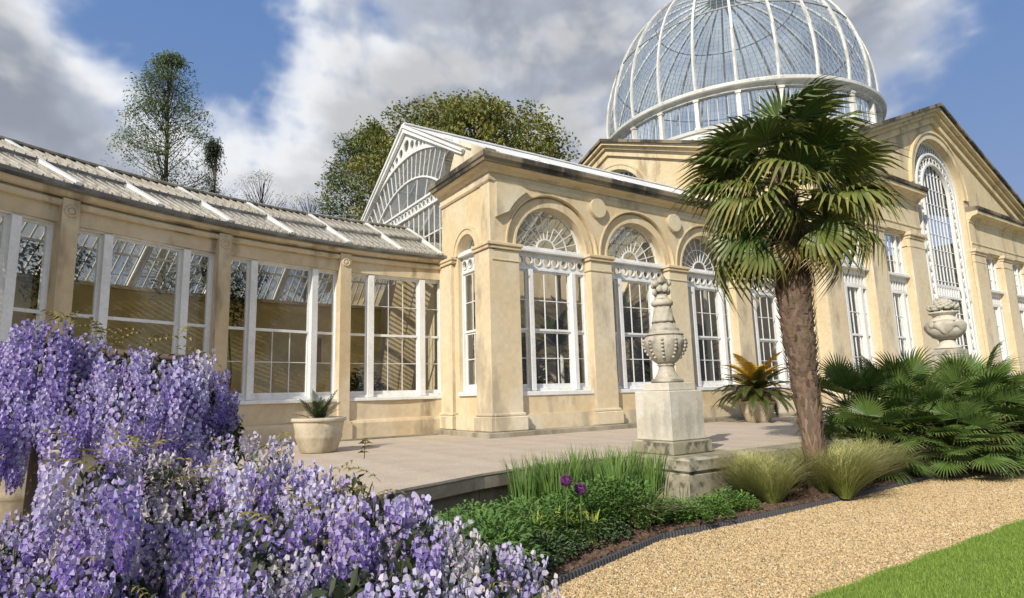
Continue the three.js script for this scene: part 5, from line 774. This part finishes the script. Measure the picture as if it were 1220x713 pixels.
{
  const footOf = (px, depth) => { const p = at(px, 480, depth); p.y = GROUND; return p; }, tall = (foot, px, py) => { const d = rayOf(px, py); return EYE.y + d.y * Math.hypot(foot.x - EYE.x, foot.z - EYE.z) / Math.hypot(d.x, d.z) - GROUND; };
  const F1 = footOf(178, 40), F2 = footOf(238, 36), F3 = footOf(300, 48), F4 = footOf(362, 50), F5 = footOf(565, 46), F6 = footOf(440, 50);
  const ball = (a, R, t = .5) => (u) => { const k = (u - a) / (u > a ? 1.0 - a : t); return R * Math.sqrt(Math.max(0, 1 - k * k)); };
  tree('redwood_tree', 'tall airy conical tree rising behind the curved glass roof', 'tree', F1, { H: tall(F1, 182, 60), low: .34, clusters: 760, leaves: 40, size: .7, leafSize: .18, rise: -.1, leafCols: [[.19, .25, .09], [.23, .29, .1], [.15, .21, .08]], seed: 7, gap: .49, hang: .5, profile: (u) => u > .84 ? 2.5 * Math.sqrt((1 - u) / .16) : mix(6.2, 2.5, (u - .34) / .5) });
  tree('dark_conifer', 'slim dark conifer standing beside the tall airy tree', 'tree', F2, { H: tall(F2, 234, 162), low: .4, clusters: 420, leaves: 40, size: .5, leafSize: .13, leafCols: [[.05, .08, .03], [.065, .095, .035]], seed: 17, rise: -.1, gap: .36, hang: .6, trunkR: .2, profile: (u) => 1.75 * Math.pow(1 - u, .75) * 1.5 });
  tree('budding_tree', 'nearly bare tree with pale new buds behind the ridge', 'tree', F3, { H: tall(F3, 292, 206), low: .5, clusters: 620, leaves: 9, size: .55, leafSize: .12, leafCols: [[.5, .46, .42], [.56, .53, .5], [.4, .37, .28]], seed: 23, gap: .36, hang: 0, rise: .3, trunkR: .2, profile: ball(.72, 3.6) });
  tree('budding_tree', 'twiggy grey tree with few leaves beside the white gable', 'tree', F4, { H: tall(F4, 350, 232), low: .5, clusters: 520, leaves: 9, size: .55, leafSize: .12, leafCols: [[.46, .43, .38], [.5, .48, .44], [.34, .33, .22]], seed: 29, gap: .36, hang: 0, rise: .3, trunkR: .18, profile: ball(.7, 3.8) });
  tree('spreading_tree', 'broad fresh green tree spreading above the white glazed gable', 'tree', F5, { H: tall(F5, 575, 137), low: .42, clusters: 1500, leaves: 46, size: .95, leafSize: .26, leafCols: [[.2, .22, .04], [.25, .26, .045], [.16, .185, .035], [.29, .27, .05]], seed: 31, gap: .36, hang: .15, trunkR: .5, profile: ball(.74, 9.4) });
  tree('spreading_tree', 'smaller green tree showing left of the white glazed gable', 'tree', F6, { H: tall(F6, 448, 160), low: .42, clusters: 800, leaves: 44, size: .85, leafSize: .25, leafCols: [[.17, .22, .04], [.21, .25, .045], [.13, .175, .034]], seed: 37, gap: .38, hang: .15, trunkR: .35, profile: ball(.72, 4.4) });
}
// ------------------------------------------------------------------ plants inside the glass
{
  const r = rngOf(501), arch = [0, 1].map((i) => featherLeaf(r, { len: 1.7, w: .34, n: 22, bend: .7 + .2 * i, col: [.025, .055, .014], tip: [.08, .12, .03], tipAmt: .3 })), bush = [0, 1].map(() => leafClump(r, { n: 900, R: .8, H: 2.1, leaf: .26, ratio: .4, green: [.022, .05, .013], pale: [.07, .12, .03], up: .2 }));
  const palm = (x, z, h, s, label) => { const t = thing('indoor_palm', label, 'palm', [x, .02, z], 'feather palms inside the glasshouse'); part('stem', tube(V3(0, 0, 0), V3(.05, h, 0), .09, .07, 8), MAT.bark, t); for (let j = 0; j < 18; j++) { const m = cmesh('frond', arch[j % 2], MAT.gloss, t); m.position.set(.05, h, 0); m.rotation.order = 'YXZ'; m.rotation.y = j * 2.39996; m.rotation.x = -mix(.9, -.3, j / 18); m.scale.setScalar(s); } };
  const shrub = (x, z, s, label) => { const t = thing('indoor_shrub', label, 'shrub', [x, .02, z], 'shrubs growing inside the glasshouse'); t.scale.set(s, s * (.9 + .3 * r()), s); t.rotation.y = r() * 6; cmesh('foliage', bush[Math.floor(r() * 2)], MAT.gloss, t); for (let i = 0; i < 3; i++) part('stem', tube(V3(0, 0, 0), V3((i - 1) * .3, 1.4, (r() - .5) * .4), .035, .02), MAT.bark, t); };
  palm(2.0, -3.4, 1.9, 1, 'arching feather palm inside the arcade gallery'); palm(8.6, -4.2, 2.6, 1.1, 'arching feather palm inside the arcade gallery'); palm(5.4, -8.4, 2.2, 1.1, 'arching feather palm inside the arcade gallery'); palm(11.6, -3.6, 1.6, .9, 'arching feather palm inside the arcade gallery'); palm(17.5, -3.4, 2.6, 1.2, 'indoor palm behind the tall block windows');
  shrub(3.6, -4.6, 1.1, 'dark leafy shrub inside the arcade gallery'); shrub(6.3, -3.4, .9, 'dark leafy shrub inside the arcade gallery'); shrub(1.2, -7.6, 1.3, 'dark leafy shrub inside the arcade gallery'); shrub(9.4, -7.8, 1.3, 'dark leafy shrub inside the arcade gallery'); shrub(12.6, -7, 1.2, 'dark leafy shrub inside the arcade gallery'); shrub(20, -3.5, 1.5, 'tall shrub inside the central block');
  for (let i = 0; i < 10; i++) { const x = 2.4 + i * 1.15, z = -3.1 - 1.3 * (i % 3); shrub(x, z, .85 + .35 * ((i * 7) % 3) / 2, 'dark leafy shrub inside the arcade gallery'); }
  for (let i = 0; i < 5; i++) palm(3.4 + i * 2.2, -3.9 - .9 * (i % 2), 1.6 + .8 * (i % 3), .95, 'arching feather palm inside the arcade gallery');
  for (const [t, k] of [[.02, 'end'], [.29, 'middle'], [.4, 'first']]) { const c = polar(t, WR + 2.2, 0); shrub(c.x, c.z, .75, 'dark shrub inside the curved glass wing'); }
  // climbers along the top of the wing's back wall, and a thin tree
  const vine = (t0, label) => { const c = polar(t0, WR + 4.45, 0), t = thing('wall_climber', label, 'climber', [c.x, .0, c.z], 'climbers on the back wall of the wing'); t.rotation.y = t0; const L = new Leafy(); for (let i = 0; i < 900; i++) { const u = r(), x = (r() - .5) * 2.2 * (.3 + .7 * u), y = 2.9 + 1.7 * Math.sqrt(u) + (r() - .5) * .3, p = V3(x, y, .1 + r() * .35), o = V3(r() - .5, -r() * .8, r()).normalize(), s = V3(-o.z, .2, o.x).normalize(), l = .1 + .07 * r(), k = jit([.035, .075, .016], r, .6); L.blade([p, p.clone().addScaledVector(o, l * .5), p.clone().addScaledVector(o, l)], [.005, l * .3, 0], s, V3(0, .3, 0), [k, k, k]); } cmesh('foliage', L.geo(), MAT.leaf, t); part('stem', [tube(V3(0, 0, .12), V3(.1, 1.6, .14), .03, .025), tube(V3(.1, 1.6, .14), V3(-.1, 3.6, .14), .025, .015)], MAT.bark, t); };
  vine(.44, 'leafy climber on the ochre back wall inside the curved wing'); vine(.2, 'leafy climber on the ochre back wall inside the curved wing'); vine(.62, 'leafy climber on the ochre back wall inside the curved wing');
  const tp = polar(.352, WR + 1.2, 0), tt = thing('indoor_sapling', 'thin dark stemmed sapling inside the wing beside a stone pier', 'sapling', [tp.x, 0, tp.z]); part('stem', [tube(V3(0, 0, 0), V3(.06, 2, .02), .035, .03), tube(V3(.06, 2, .02), V3(-.03, 4.1, .05), .03, .015)], MAT.bark, tt); const L2 = leafClump(r, { n: 200, R: .5, H: 1.2, leaf: .12, green: [.03, .06, .015], pale: [.06, .1, .02] }); const lm = cmesh('foliage', L2, MAT.leaf, tt); lm.position.y = 2.9;
  const bp = polar(.155, WR + .5, 0), bd = thing('timber_board', 'red brown timber board standing inside the curved wing window', 'board', [bp.x, 0, bp.z]); bd.rotation.y = .155; MAT.wood = std({ map: stoneTex(97, [.16, .05, .022], [.12, .04, .018], [.2, .07, .03], [.06, .02, .01], .4, .6, 256), roughness: .6 }); part('panel', cbx(-.17, .17, 1.72, 2.35, -.02, .02, .006), MAT.wood, bd); part('post', [cbx(-.03, .03, .01, 1.718, -.02, .02, .004)], MAT.wood, bd);
}
scene.updateMatrixWorld(true);
renderer.render(scene, camera);
